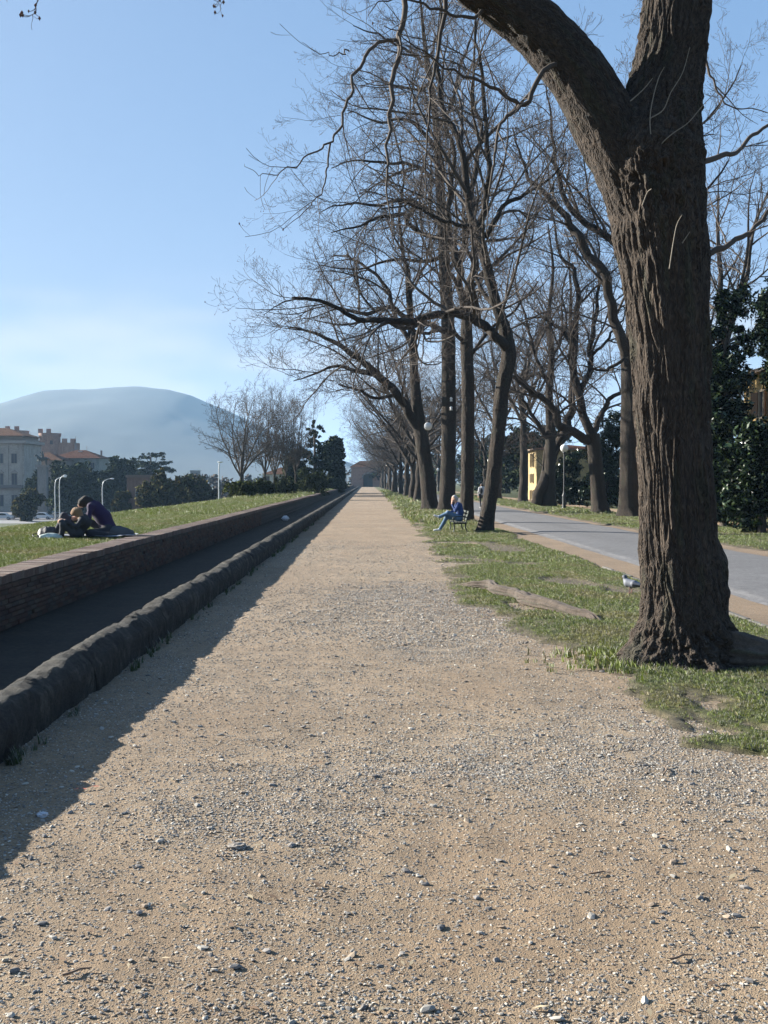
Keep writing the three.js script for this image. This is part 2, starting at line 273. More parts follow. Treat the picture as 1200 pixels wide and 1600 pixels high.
function tuftGeo(seed, blades, spread, lean) {
  const r = rngOf(seed), gb = new GB();
  for (let k = 0; k < blades; k++) {
    const th = r() * 6.283, ph = r() * 6.283, R = spread * r(), bx = Math.cos(ph) * R, bz = Math.sin(ph) * R, h = 0.55 + 0.45 * r(), l = lean * (0.3 + r()), w = 0.045 + 0.03 * r(), dx = Math.cos(th), dz = Math.sin(th), s = 0.85 + 0.3 * r();
    const c = [s, s, s], a = gb.vert(bx - dz * w, -0.1, bz + dx * w, dx * 0.6, 0.8, dz * 0.6, 0, 0, ...c), b = gb.vert(bx + dz * w, -0.1, bz - dx * w, dx * 0.6, 0.8, dz * 0.6, 0, 0, ...c);
    const m = gb.vert(bx + dx * l * 0.4 - dz * w * 0.8, h * 0.62, bz + dz * l * 0.4 + dx * w * 0.8, dx * 0.5, 0.85, dz * 0.5, 0, 0, ...c), n = gb.vert(bx + dx * l * 0.4 + dz * w * 0.8, h * 0.62, bz + dz * l * 0.4 - dx * w * 0.8, dx * 0.5, 0.85, dz * 0.5, 0, 0, ...c), t = gb.vert(bx + dx * l, h, bz + dz * l, dx * 0.4, 0.9, dz * 0.4, 0, 0, ...c);
    gb.tri(a, b, n); gb.tri(a, n, m); gb.tri(m, n, t);
  }
  return gb.build();
}
const bladeMat = new THREE.MeshPhysicalMaterial({ color: 0xffffff, roughness: 0.85, side: THREE.DoubleSide, transmission: 0.35, thickness: 0, vertexColors: true });
{
  const turf = [[], [], []];
  const put = (x, y, z, s, dry, i) => { const n = fbm(x * 0.8, z * 0.6, 9, 3), g = grassTone(x, z), k = 1.05 + 0.5 * rG(); let c = [g[0] * k * 1.15, g[1] * k * 1.25, g[2] * k * 0.8]; if (rG() < dry) c = [0.23 * k, 0.195 * k, 0.09 * k]; turf[i % 3].push([x, y, z, s, s * (0.7 + 0.6 * rG()), s, rG() * 6.28, (rG() - 0.5) * 0.4, c]); };
  // verge
  for (const [d0, d1, dens, s] of [[3.5, 13, 1500, 0.026], [13, 24, 1200, 0.03], [24, 45, 420, 0.044], [45, 90, 45, 0.13], [90, 220, 10, 0.22]]) {
    const n = Math.floor(dens * (d1 - d0) * 4.6);
    for (let i = 0; i < n; i++) { const z = -lerp(d0, d1, rG()), x = 0.9 + 4.6 * rG(); const m = vergeMask(x, z); if (rG() > m * m * 1.1) continue; if (x > 0.42 * -z + 1) continue; put(x, pathH(x, z) + 0.03, z, s * (0.55 + 0.8 * rG()) * (0.6 + 0.6 * m), 0.11, i); }
  }
  // taller tufts round the foot of the great tree
  for (let i = 0; i < 1500; i++) { const th = rG() * 6.283, R = 0.55 + 0.42 * Math.sqrt(-2 * Math.log(1 - 0.98 * rG())) * rG(), x = 3.3 + Math.cos(th) * R * 1.05, z = -10.9 + Math.sin(th) * R * 0.9; if (fbm(x * 3, z * 3, 6, 2) < 0.46 && !(x < 2.8 && z > -12.5)) continue; put(x, pathH(x, z) + 0.02, z, 0.05 + 0.08 * rG() * rG(), 0.05, i); }
  // far verge
  for (const [d0, d1, dens, s] of [[24, 60, 150, 0.06], [60, 140, 24, 0.13]]) { const n = Math.floor(dens * (d1 - d0) * 4.6); for (let i = 0; i < n; i++) { const z = -lerp(d0, d1, rG()), x = 10.4 + 4.6 * rG(); if (rG() > verge2M(x, z)) continue; put(x, 0.04, z, s * (0.6 + 0.7 * rG()), 0.05, i); } }
  // lawn
  for (const [d0, d1, dens, s] of [[10, 22, 900, 0.034], [22, 40, 520, 0.042], [40, 80, 90, 0.09], [80, 200, 14, 0.2]]) { const n = Math.floor(dens * (d1 - d0) * 6); for (let i = 0; i < n; i++) { const z = -lerp(d0, d1, rG()), x = -5.2 - 6.5 * rG(); if (x < -0.38 * -z - 1) continue; put(x, lawnH(x, z), z, s * (0.6 + 0.8 * rG()), 0.03, i); } }
  turf.forEach((l, i) => scatter('grass', tuftGeo(60 + i, 7, 0.5, 0.55), bladeMat, l, 'short grass blades on lawn and verges'));
  // weeds along the kerb foot and in the channel
  const w = [];
  for (let i = 0; i < 700; i++) { const z = -lerp(7, 60, Math.pow(rG(), 1.5)), inCh = rG() < 0.4; if (fbm(z * 1.4, inCh ? 2 : 7, 3, 2) < 0.56) continue; const x = inCh ? -2.95 - 0.12 * rG() : -2.42 + 0.1 * rG(); w.push([x, 0.0, z, 0.08, 0.07 + 0.06 * rG(), 0.08, rG() * 6.28, 0.2, [0.06, 0.10, 0.02]]); }
  scatter('weeds', tuftGeo(77, 8, 0.4, 0.7), bladeMat, w, 'small weeds along the foot of the stone kerb');
  // dead leaves and straw
  const lf = [], lg = new GB(); { const a = lg.vert(-1, 0, 0, 0, 1, 0), b = lg.vert(0, 0.18, -0.45, 0, 1, 0), c = lg.vert(1, 0.05, 0, 0, 1, 0), d = lg.vert(0, 0.22, 0.45, 0, 1, 0); lg.tri(a, d, b); lg.tri(b, d, c); }
  for (let i = 0; i < 2200; i++) { const z = -lerp(3.5, 30, Math.pow(rG(), 1.4)), x = -2.4 + 7.4 * rG(), s = 0.010 + 0.022 * rG() * rG(), k = 0.7 + 0.6 * rG(); lf.push([x, pathH(x, z) + 0.012 + (vergeMask(x, z) > 0.3 ? 0.035 : 0), z, s * 1.3, s, s, rG() * 6.28, (rG() - 0.5) * 0.5, rG() < 0.5 ? [0.28 * k, 0.225 * k, 0.14 * k] : [0.17 * k, 0.105 * k, 0.06 * k]]); }
  for (let i = 0; i < 900; i++) { const z = -lerp(12, 60, rG()), x = -5.3 - 4.5 * rG(), s = 0.012 + 0.02 * rG(), k = 0.8 + 0.5 * rG(); lf.push([x, lawnH(x, z) + 0.05, z, s, s, s, rG() * 6.28, (rG() - 0.5) * 0.8, [0.34 * k, 0.31 * k, 0.17 * k]]); }
  scatter('leaf_litter', lg.build(), std(0xffffff, 0.9, { side: THREE.DoubleSide }), lf, 'dry leaves and straw scattered over path and grass');
}

// ================================================================ WALL, KERB, EDGING
const noisyMat = (lo, hi, rep, bump, rough = 0.95) => new THREE.MeshStandardMaterial({ map: grainTex(lo, hi, rep), bumpMap: grainTex(0, 1, rep * 1.7, false), bumpScale: bump, roughness: rough, vertexColors: true });
const stoneMat = noisyMat(0.45, 1, 2.2, 0.025);
{
  const wall = group('brick_wall', 'low dark brick wall with reddish brick coping beside the lawn', 'wall', null, V(0, 0, 0));
  const r = rngOf(91);
  const mortar = mesh('mortar_core', boxGeo(-5.09, -4.665, -0.3, 0.595, -455, 5), noisyMat(0.5, 1, 0.8, 0.01), wall);
  mortar.geometry.setAttribute('color', new THREE.Float32BufferAttribute(new Array(mortar.geometry.attributes.position.count).fill([0.10, 0.09, 0.075]).flat(), 3));
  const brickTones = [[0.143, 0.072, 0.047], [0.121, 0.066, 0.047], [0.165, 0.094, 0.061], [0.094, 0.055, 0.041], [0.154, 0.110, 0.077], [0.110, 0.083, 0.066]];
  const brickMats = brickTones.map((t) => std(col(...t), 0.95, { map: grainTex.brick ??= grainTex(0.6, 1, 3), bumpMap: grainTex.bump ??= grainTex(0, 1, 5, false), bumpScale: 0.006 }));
  const face = boxGeo(-0.05, 0.05, -0.027, 0.027, -0.122, 0.122, 0.004);
  const L = 0.256, C = 0.065, courses = 9;
  let made = 0; const rest = [], m4 = new THREE.Matrix4(), q = new THREE.Quaternion(), e = new THREE.Euler();
  const order = [];
  for (let i = 0; i < 150; i++) for (let c = 0; c < courses; c++) order.push([c, -8 - i * L - (c % 2) * L / 2]);
  order.sort((a, b) => (Math.abs(a[1] + 16) - Math.abs(b[1] + 16)));
  for (const [c, z] of order) {
    const x = -4.685 + (r() - 0.5) * 0.014, y = 0.03 + c * C, mat = Math.floor(r() * 6), tilt = (r() - 0.5) * 0.03;
    if (r() < 0.012) continue;
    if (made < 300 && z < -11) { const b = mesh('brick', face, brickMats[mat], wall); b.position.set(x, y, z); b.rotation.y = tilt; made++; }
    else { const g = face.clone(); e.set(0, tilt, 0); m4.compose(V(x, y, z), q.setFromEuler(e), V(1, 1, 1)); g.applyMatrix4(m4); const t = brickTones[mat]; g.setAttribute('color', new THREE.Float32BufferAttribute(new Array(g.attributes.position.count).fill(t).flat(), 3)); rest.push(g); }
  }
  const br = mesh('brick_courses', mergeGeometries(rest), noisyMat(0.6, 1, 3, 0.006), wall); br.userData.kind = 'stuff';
  // coping: bricks laid across, on edge
  const cg = boxGeo(-0.245, 0.245, -0.055, 0.055, -0.059, 0.059, 0.006), cRest = []; let cm = 0;
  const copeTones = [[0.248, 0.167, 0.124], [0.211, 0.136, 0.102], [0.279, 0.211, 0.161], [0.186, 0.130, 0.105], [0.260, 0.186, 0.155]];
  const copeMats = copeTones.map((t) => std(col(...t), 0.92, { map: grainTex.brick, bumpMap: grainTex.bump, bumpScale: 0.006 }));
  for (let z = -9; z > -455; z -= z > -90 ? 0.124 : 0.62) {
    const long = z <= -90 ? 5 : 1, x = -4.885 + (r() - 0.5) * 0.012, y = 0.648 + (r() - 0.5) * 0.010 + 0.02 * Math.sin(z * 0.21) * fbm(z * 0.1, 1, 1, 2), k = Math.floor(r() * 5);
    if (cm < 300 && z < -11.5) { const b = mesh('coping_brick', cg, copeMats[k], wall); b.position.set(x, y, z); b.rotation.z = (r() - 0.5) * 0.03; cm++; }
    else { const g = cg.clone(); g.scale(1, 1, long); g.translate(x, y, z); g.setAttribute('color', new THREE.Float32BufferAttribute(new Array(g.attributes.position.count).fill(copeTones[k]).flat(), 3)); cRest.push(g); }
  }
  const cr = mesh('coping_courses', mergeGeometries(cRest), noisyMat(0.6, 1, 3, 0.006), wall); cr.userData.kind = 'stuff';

  // rounded stone kerb, block by block
  const kerb = group('stone_kerb', 'dark weathered stone kerb with rounded top between channel and path', 'kerb', null, V(0, 0, 0));
  const prof = []; for (let i = 0; i <= 16; i++) { const t = i / 16; if (t < 0.2) prof.push([0.20, lerp(-0.12, 0.16, t / 0.2)]); else if (t > 0.8) prof.push([-0.20, lerp(0.16, -0.12, (t - 0.8) / 0.2)]); else { const a = (t - 0.2) / 0.6 * Math.PI; prof.push([0.205 * Math.cos(a), 0.16 + 0.195 * Math.sin(a)]); } }
  function kerbStone(seed, len, nz, zw = null) {
    const gb = new GB(), w = prof.length;
    for (let j = 0; j <= nz; j++) {
      const v = 0.5 - 0.5 * Math.cos(Math.PI * j / nz), z = (v - 0.5) * len, end = Math.min(v, 1 - v) * len, sh = 1 - 0.045 * Math.exp(-end / 0.012), zn = zw === null ? z : z + zw, sd = zw === null ? seed : 1;
      for (let i = 0; i < w; i++) {
        const [a, b] = prof[i], n = fbm(a * 6 + sd * 7.1, b * 6 + 3, zn * 2.4 + sd, 4) - 0.5, n2 = fbm(a * 22 + sd, b * 22, zn * 14, 3) - 0.5, k = sh * (1 + 0.30 * n + 0.24 * n2);
        const t = fbm(a * 5 + seed * 3, b * 5, z * 3, 4), li = sstep(0.56, 0.7, fbm(a * 12, b * 12 + seed, z * 9, 3)), m = lerp(0.04, 0.11, t);
        gb.vert(a * k, 0.1 + (b - 0.1) * k, z, 0, 0, 0, i * 0.06, z, lerp(m, 0.26, li * 0.65), lerp(m * 0.9, 0.24, li * 0.65), lerp(m * 0.72, 0.185, li * 0.65));
      }
    }
    for (let j = 0; j < nz; j++) for (let i = 0; i + 1 < w; i++) { const q0 = j * w + i; gb.tri(q0, q0 + w, q0 + 1); gb.tri(q0 + 1, q0 + w, q0 + w + 1); }
    for (const [j, fl] of [[0, 0], [nz, 1]]) { const c0 = gb.vert(0, 0.05, (j / nz - 0.5) * len, 0, 0, 0, 0, 0, 0.15, 0.14, 0.12); for (let i = 0; i + 1 < w; i++) fl ? gb.tri(c0, j * w + i, j * w + i + 1) : gb.tri(c0, j * w + i + 1, j * w + i); }
    const g = gb.build(); g.computeVertexNormals(); return g;
  }
  const far = []; for (let k = 0; k < 4; k++) far.push(kerbStone(k + 20, 1.5, 4));
  let z = -3.0, n = 0;
  while (z > -450 && n < 299) {
    const isNear = z > -45, k = Math.floor(r() * (isNear ? 9 : 4)), len = isNear ? 1.06 + 0.12 * (k % 3) : 1.5, s = isNear ? 0.85 + 0.3 * r() : 1, g = isNear ? kerbStone(n + 1, len * s, 26, z) : far[k];
    const b = mesh('kerb_stone', g, stoneMat, kerb), L2 = len * s; z -= L2 / 2; b.position.set(-2.665 + (r() - 0.5) * 0.015, -0.005 + (r() - 0.5) * 0.012, z); b.scale.set(1.02, 1.05 + (r() - 0.5) * 0.03, isNear ? 1 : s); b.rotation.y = (r() - 0.5) * 0.012; b.rotation.z = (r() - 0.5) * 0.05; z -= L2 / 2 + 0.006; n++;
  }
  // thin stone edging between verge and road shoulder
  const edge = group('stone_edging', 'thin grey stone edging strip behind the great tree', 'edging', null, V(0, 0, 0));
  const eg = boxGeo(-0.035, 0.035, -0.08, 0.03, -0.39, 0.39, 0.008), eMats = [std(col(0.10, 0.095, 0.085), 0.95), std(col(0.085, 0.08, 0.07), 0.95), std(col(0.12, 0.11, 0.095), 0.95)];
  for (let k = 0; k < 18; k++) { const b = mesh('edging_stone', eg, eMats[k % 3], edge); b.position.set(5.22 + (r() - 0.5) * 0.02, 0.0 + (r() - 0.5) * 0.02, -9 - k * 0.8); b.rotation.y = (r() - 0.5) * 0.03; }
}
// ================================================================ BARE TREES
const barkTex = (() => {                                  // fine vertical fissures (grain only; the great ridges are modelled)
  const S = 512, a = tileNoise(S, 96, 31), b = tileNoise(S, 20, 32), c = tileNoise(S, 200, 33);
  const f = (i, j) => { const x = (i * 1.0) % S, y = (j * 0.25) % S; const w = b(i, j) * 26; const v = a((x + w) % S, Math.floor(j / 5) * 1.0 % S); return 0.55 * v + 0.25 * c(i, (j / 3) % S) + 0.2 * b(i, j); };
  return { map: tex(S, (i, j) => { const v = clamp((f(i, j) - 0.2) / 0.6), k = lerp(0.55, 1, v) * 255; return [k, k * 0.97, k * 0.93]; }, true, 1.1), bump: tex(S, (i, j) => { const v = clamp((f(i, j) - 0.2) / 0.6) * 255; return [v, v, v]; }, false, 1.1) };
})();
const barkMat = new THREE.MeshStandardMaterial({ map: barkTex.map, bumpMap: barkTex.bump, bumpScale: 0.03, roughness: 1, vertexColors: true });
const twigMat = new THREE.MeshStandardMaterial({ color: 0xffffff, roughness: 0.9, vertexColors: true });
const greyTwig = new THREE.MeshStandardMaterial({ color: col(1, 1, 1), roughness: 0.95, vertexColors: true });
const BARK = [0.062, 0.048, 0.037];
const perp = (d, rnd) => { const a = V(rnd() - 0.5, rnd() - 0.5, rnd() - 0.5); return a.addScaledVector(d, -a.dot(d)).normalize(); };
function spline(pts, n) { return new THREE.CatmullRomCurve3(pts, false, 'centripetal').getPoints(n); }
function tintOf(level, r) { const k = 0.75 + 0.5 * r(); const c = level >= 3 ? [0.056, 0.040, 0.031] : level === 2 ? [0.045, 0.034, 0.027] : BARK; return [c[0] * k, c[1] * k, c[2] * k]; }

// one level of side branches along a limb, then the next, down to twigs
function sprout(gb, path, r0, r1, P, level, r) {
  const L = P.levels[level]; if (!L) return;
  let len = 0; for (let k = 1; k < path.length; k++) len += path[k].distanceTo(path[k - 1]);
  const n = Math.max(1, Math.round((L.perM ? L.perM * len : L.n) * (0.75 + 0.5 * r())));
  for (let i = 0; i < n; i++) {
    const t = lerp(L.from ?? 0.15, 1, (i + r()) / n), f = t * (path.length - 1), k = Math.min(path.length - 2, Math.floor(f)), p = path[k].clone().lerp(path[k + 1], f - k);
    const d = path[k + 1].clone().sub(path[k]).normalize(), rad = Math.min(lerp(r0, r1, t) * 0.72, L.r * (0.7 + 0.6 * r())) * (1 - 0.35 * t);
    const length = L.len * (0.55 + 0.75 * r()) * (1 - (L.taper ?? 0.45) * t);
    const dir = d.clone().multiplyScalar(Math.cos(L.angle)).addScaledVector(perp(d, r), Math.sin(L.angle) * (0.8 + 0.5 * r()));
    dir.y += L.lift ?? 0; if (P.pull) dir.addScaledVector(P.pull, L.pull ?? 0); dir.normalize();
    const segs = L.segs, pts = [p.clone()], rr = [rad]; const q = p.clone(), dd = dir.clone();
    const bend = perp(dd, r).multiplyScalar((r() - 0.3) * L.wig);
    for (let s = 1; s <= segs; s++) {
      const u = s / segs;
      dd.x += (r() - 0.5) * L.wig + bend.x * 0.6; dd.y += (r() - 0.5) * L.wig + bend.y * 0.6 + (u < 0.55 ? (L.droop ?? 0) : (L.upturn ?? 0)); dd.z += (r() - 0.5) * L.wig + bend.z * 0.6; dd.normalize();
      q.addScaledVector(dd, length / segs); if (q.y < 2.2) { q.y = 2.2 + 0.2 * r(); dd.y = Math.abs(dd.y); }
      pts.push(q.clone()); rr.push(lerp(rad, Math.max(P.tip, rad * 0.28), u));
    }
    tube(gb, pts, rr, L.sides, tintOf(level, r), false);
    if (P.bud && level === P.levels.length - 1 && r() < P.bud) bud(gb, q, P.budSize * (0.7 + 0.6 * r()), r);
    sprout(gb, pts, rad, rr[segs], P, level + 1, r);
  }
}
function bud(gb, p, s, r) {                                // a small seed head
  const c = [0.08 + 0.04 * r(), 0.052, 0.034], q = [V(0, 1.3, 0), V(0.8, 0, 0.3), V(-0.5, 0, 0.75), V(-0.4, 0, -0.8), V(0, -1, 0)].map((v) => { const w = v.clone().multiplyScalar(s).add(p), n = v.clone().normalize(); return gb.vert(w.x, w.y, w.z, n.x, n.y, n.z, 0, 0, ...c); });
  for (const [a, b, d] of [[0, 2, 1], [0, 3, 2], [0, 1, 3], [4, 1, 2], [4, 2, 3], [4, 3, 1]]) gb.tri(q[a], q[b], q[d]);
}
const LV = (tw, dens = 1) => ({
  tip: tw * 0.55, bud: 0.3, budSize: tw * 2.2,
  levels: [
    { perM: 0.95, from: 0.08, len: 6.0, r: 0.085, angle: 0.85, lift: 0.25, wig: 0.34, droop: -0.02, upturn: 0.07, segs: 9, sides: 6, pull: 0.25 },
    { perM: 1.5 * dens, from: 0.12, len: 2.3, r: 0.034, angle: 0.8, lift: 0.12, wig: 0.42, droop: -0.03, upturn: 0.10, segs: 6, sides: 4, pull: 0.1 },
    { perM: 2.6 * dens, from: 0.1, len: 1.05, r: tw * 1.6, angle: 0.8, lift: 0.04, wig: 0.62, droop: -0.06, upturn: 0.16, segs: 4, sides: 3 },
    { perM: 3.6 * dens, from: 0.15, len: 0.46, r: tw, angle: 0.75, lift: 0.08, wig: 0.6, droop: -0.1, upturn: 0.32, segs: 3, sides: 3 },
  ],
});
// a trunk or thick limb with fissured bark: real ridges pushed out of the surface
function barkTube(gb, path, rad, sides, rows, o = {}) {
  const curve = new THREE.CatmullRomCurve3(path, false, 'centripetal'), start = gb.p.length / 3, rr = (t) => { const f = t * (rad.length - 1), k = Math.min(rad.length - 2, Math.floor(f)); return lerp(rad[k], rad[k + 1], f - k); };
  const amp = o.amp ?? 0.02, cell = o.cell ?? 0.07, seed = o.seed ?? 0, pos = [], len = curve.getLength();
  for (let j = 0; j <= rows; j++) {
    const t = j / rows, c = curve.getPoint(t), a = curve.getPoint(Math.max(0, t - 0.003)), b = curve.getPoint(Math.min(1, t + 0.003));
    _t.subVectors(b, a).normalize(); if (j === 0) { _n.set(0, 0, 1).addScaledVector(_t, -_t.z).normalize(); } else _n.addScaledVector(_t, -_n.dot(_t)).normalize(); _b.crossVectors(_t, _n);
    const h = c.y, s = t * len, R0 = rr(t);
    for (let i = 0; i <= sides; i++) {
      const th = (i % sides) / sides * Math.PI * 2, cx = Math.cos(th), sx = Math.sin(th);
      let R = R0; if (o.shape) R = o.shape(R, th, h);
      const ux = cx * R0 / cell, uz = sx * R0 / cell, sv = s / (cell * (o.stretch ?? 5.5));
      const w1 = (fbm(ux * 0.35 + seed, sv * 0.8, uz * 0.35, 2) - 0.5) * 2.6;
      const n = vnoise(ux + w1, sv + seed * 3.1, uz + w1), ridge = 1 - Math.abs(2 * n - 1), n2 = vnoise(ux * 2.1 + 9, sv * 2.4, uz * 2.1 + w1), cr = 1 - Math.abs(2 * n2 - 1);
      const lump = fbm(cx * 2.2 + seed, h * 1.3, sx * 2.2, 3) - 0.5;
      const disp = amp * (1.5 * Math.pow(1 - ridge, 0.75) - 0.6 + 0.5 * (1 - cr) - 0.25) + (o.lump ?? 0.05) * R0 * lump;
      const g = o.rough ? o.rough(th, h) : 0; let ex = 0; if (g) ex = g * (fbm(cx * 9, h * 14, sx * 9, 4) - 0.42) * 0.22;
      R += disp + ex;
      const dx = _n.x * cx + _b.x * sx, dy = _n.y * cx + _b.y * sx, dz = _n.z * cx + _b.z * sx;
      const tn = fbm(cx * 3 + seed, h * 1.1, sx * 3, 4), mo = sstep(0.56, 0.7, fbm(cx * 4, h * 2.1 + seed, sx * 4, 4)), k = lerp(0.75, 1.25, tn) * (o.tone ?? 1);
      gb.vert(c.x + dx * R, c.y + dy * R, c.z + dz * R, 0, 0, 0, i / sides * 6.283 * rad[0], s, BARK[0] * k * (1 - 0.12 * mo), BARK[1] * k * (1 + 0.06 * mo), BARK[2] * k * (1 - 0.05 * mo));
    }
  }
  const w = sides + 1; for (let j = 0; j < rows; j++) for (let i = 0; i < sides; i++) { const q = start + j * w + i; gb.tri(q, q + 1, q + w); gb.tri(q + 1, q + w + 1, q + w); }
}
function smoothNormals(g) {
  g.computeVertexNormals();
  // close the seam of each ring
  return g;
}
// trunks and limbs measured in the photograph: rows of [px, py, radius in metres, extra distance]
const limbPts = (d, rows) => rows.map(([x, y, , dz = 0]) => at(x, y, d + dz));
const limbRad = (rows) => rows.map((q) => q[2]);
function resample(rows, rad, n) { const pts = spline(rows, n), rr = pts.map((_, i) => { const f = i / n * (rad.length - 1), k = Math.min(rad.length - 2, Math.floor(f)); return lerp(rad[k], rad[k + 1], f - k); }); return [pts, rr]; }

function guidedTree(label, d, trunkRows, limbs, P, seed, opt = {}) {
  const r = rngOf(seed), base = at(trunkRows[0][0], trunkRows[0][1], d); base.y = -0.12;
  const g = group('plane_tree', label, 'tree', opt.group ?? 'bare trees lining the avenue', V(base.x, 0, base.z));
  const tr = limbPts(d, trunkRows).map((p, i) => { p.sub(V(base.x, 0, base.z)); if (i === 0) p.y = -0.12; return p; });
  const gbT = new GB(), R0 = trunkRows[0][2];
  barkTube(gbT, tr, limbRad(trunkRows), opt.sides ?? 56, opt.rows ?? 170, { amp: 0.018, cell: 0.075, seed, shape: (R, th, h) => R * (1 + 0.45 * Math.exp(-Math.max(0, h + 0.1) / 0.32) * (1 + 0.4 * Math.sin(th * 4 + seed))), lump: 0.16 });
  const tg = gbT.build(); tg.computeVertexNormals(); mesh('trunk', tg, barkMat, g);
  const gbC = new GB();
  const lift = (rows) => resample(limbPts(d, rows).map((p) => p.sub(V(base.x, 0, base.z))), limbRad(rows), rows.length * 5);
  const trS = resample(tr, limbRad(trunkRows), trunkRows.length * 5);
  const up = trS[0].filter((p, i) => p.y > (opt.clear ?? 5)); if (up.length > 4) sprout(gbC, up, limbRad(trunkRows).at(-1) * 1.6, limbRad(trunkRows).at(-1), P, 0, r);
  for (const rows of limbs) {
    const [pts, rr] = lift(rows); // wander a little, as limbs do
    for (let i = 2; i < pts.length; i++) { pts[i].x += (fbm(i * 0.45, seed, rows.length, 2) - 0.5) * 0.35; pts[i].z += (fbm(i * 0.4, seed + 4, rows[0][0], 2) - 0.5) * 0.9; }
    const gl = new GB(); tube(gl, pts, rr, 12, tintOf(0, r)); mesh('limb', gl.build(), barkMat, g);
    sprout(gbC, pts, rr[0], rr.at(-1), P, 0, r);
  }
  mesh('crown', gbC.build(), twigMat, g);
  if (opt.report) console.log(label, 'crown tris', gbC.tris);
  return g;
}

// ---------------------------------------------------------------- the great tree at the right
{
  const d = 10.84, base = V(3.3, 0, -10.84), r = rngOf(501);
  const g = group('plane_tree', 'huge gnarled tree with furrowed bark forking overhead, closest on the right', 'tree', 'bare trees lining the avenue', base.clone());
  const rel = (rows, dd = d) => rows.map(([x, y, , dz = 0]) => at(x, y, dd + dz).sub(base));
  const trunk = [[1072, 1060, .46], [1070, 1010, .44], [1066, 940, .405], [1060, 850, .385], [1053, 700, .375], [1048, 560, .39], [1038, 420, .435], [1026, 310, .49], [1024, 240, .50], [1034, 170, .40], [1046, 100, .345], [1056, 20, .335], [1062, -80, .31], [1060, -260, .27], [1075, -460, .2], [1050, -720, .1]];
  const tp = rel(trunk); tp[0].y = -0.12; tp[0].x = 0.03; tp[0].z = 0;
  const gb = new GB();
  const bell = (x, c, w) => Math.exp(-(((x - c) / w) ** 2)), ang = (a, b) => Math.abs(Math.atan2(Math.sin(a - b), Math.cos(a - b)));
  // th = 0 looks back towards the camera; pi/2 to one side (see the ring frame in barkTube)
  barkTube(gb, tp, limbRad(trunk), 320, 470, { amp: 0.030, cell: 0.039, seed: 2, stretch: 10, lump: 0.10, tone: 1.2,
    shape: (R, th, h) => { const side = ang(th, Math.PI / 2), left = ang(th, -Math.PI / 2), k = 1 + 0.52 * Math.exp(-Math.max(0, h + 0.05) / 0.24) * (1 + 0.30 * Math.sin(th * 5 + 1.1) + 0.15 * Math.sin(th * 9)); return R * k + 0.10 * bell(h, 1.02, 0.17) * bell(side, 0, 0.55) + 0.06 * bell(h, 0.75, 0.12) * bell(side, 0.25, 0.5) + 0.16 * bell(h, 0.05, 0.3) * bell(left, 0, 0.5) + 0.30 * bell(h, 0.0, 0.18) * bell(side, 0.1, 0.45) + 0.07 * bell(h, 5.25, 0.3) * bell(ang(th, -0.9), 0, 0.8); },
    rough: (th, h) => clamp(1.25 * Math.exp(-Math.max(0, h - 0.28) / 0.16)) * (0.35 + 0.65 * bell(ang(th, 0.35), 0, 1.5)) + 0.7 * bell(h, 4.9, 0.5) * bell(ang(th, -0.3), 0, 0.7) });
  const tg = gb.build(); tg.computeVertexNormals(); mesh('trunk', tg, barkMat, g);
  // the great left limb
  const limb = [[1035, 400, .26, 0.02], [1000, 300, .345, -0.02], [958, 215, .335, -0.05], [908, 125, .305, -0.08], [852, 55, .285, -0.1], [790, 5, .27, -0.15], [705, -60, .24, -0.3], [600, -150, .2, -0.5], [480, -240, .16, -0.8], [340, -300, .12, -1.1], [190, -330, .07, -1.4], [40, -300, .03, -1.6]];
  const lp = rel(limb), gl = new GB();
  barkTube(gl, lp, limbRad(limb), 110, 340, { amp: 0.017, cell: 0.055, seed: 8, stretch: 6, lump: 0.22, tone: 1.0 });
  const lg = gl.build(); lg.computeVertexNormals(); mesh('limb', lg, barkMat, g);
  // hanging and side branches seen against the sky
  const crown = new GB();
  const P = { tip: 0.0022, bud: 0.5, budSize: 0.013, levels: [ { perM: 2.0, from: 0.2, len: 0.85, r: 0.009, angle: 0.75, lift: 0.05, wig: 0.28, droop: -0.05, upturn: 0.15, segs: 6, sides: 5 }, { perM: 2.6, from: 0.2, len: 0.3, r: 0.0042, angle: 0.7, lift: 0.05, wig: 0.4, droop: -0.05, upturn: 0.2, segs: 4, sides: 4 } ] };
  const br = (rows, dens = 1, PP = P) => { const pts = spline(rel(rows), rows.length * 5), rr = pts.map((_, i) => { const rd = limbRad(rows).map((v) => v * 0.72), f = i / (pts.length - 1) * (rd.length - 1), k = Math.min(rd.length - 2, Math.floor(f)); return lerp(rd[k], rd[k + 1], f - k); }); for (let i = 1; i + 1 < pts.length; i++) { pts[i].x += (fbm(i * 0.5, rows[0][0], 1, 2) - 0.5) * 0.07; pts[i].y += (fbm(i * 0.5, rows[0][1], 5, 2) - 0.5) * 0.07; } tube(crown, pts, rr, 8, tintOf(1, r)); sprout(crown, pts, rr[0], rr.at(-1), PP, 0, r); return pts; };
  br([[620, -140, .05, -.45], [634, -40, .042, -.6], [627, 50, .036, -.7], [615, 120, .031, -.75], [610, 190, .024, -.8], [603, 260, .016, -.85], [612, 330, .009, -.9], [618, 395, .004, -.95]]);
  br([[620, 62, .026, -.7], [588, 72, .024, -.75], [556, 112, .021, -.85], [542, 165, .018, -.95], [525, 210, .0145, -1.0], [500, 232, .012, -1.1], [470, 255, .009, -1.2], [430, 272, .006, -1.25], [400, 272, .004, -1.3], [382, 256, .0025, -1.3]]);
  br([[516, 224, .013, -1.0], [510, 270, .011, -1.05], [500, 300, .008, -1.1], [480, 325, .006, -1.2], [450, 352, .004, -1.2], [428, 355, .0025, -1.2]]);
  br([[545, 80, .011, -.8], [530, 84, .008, -.9], [505, 82, .005, -.95], [472, 66, .0025, -1.0]]);
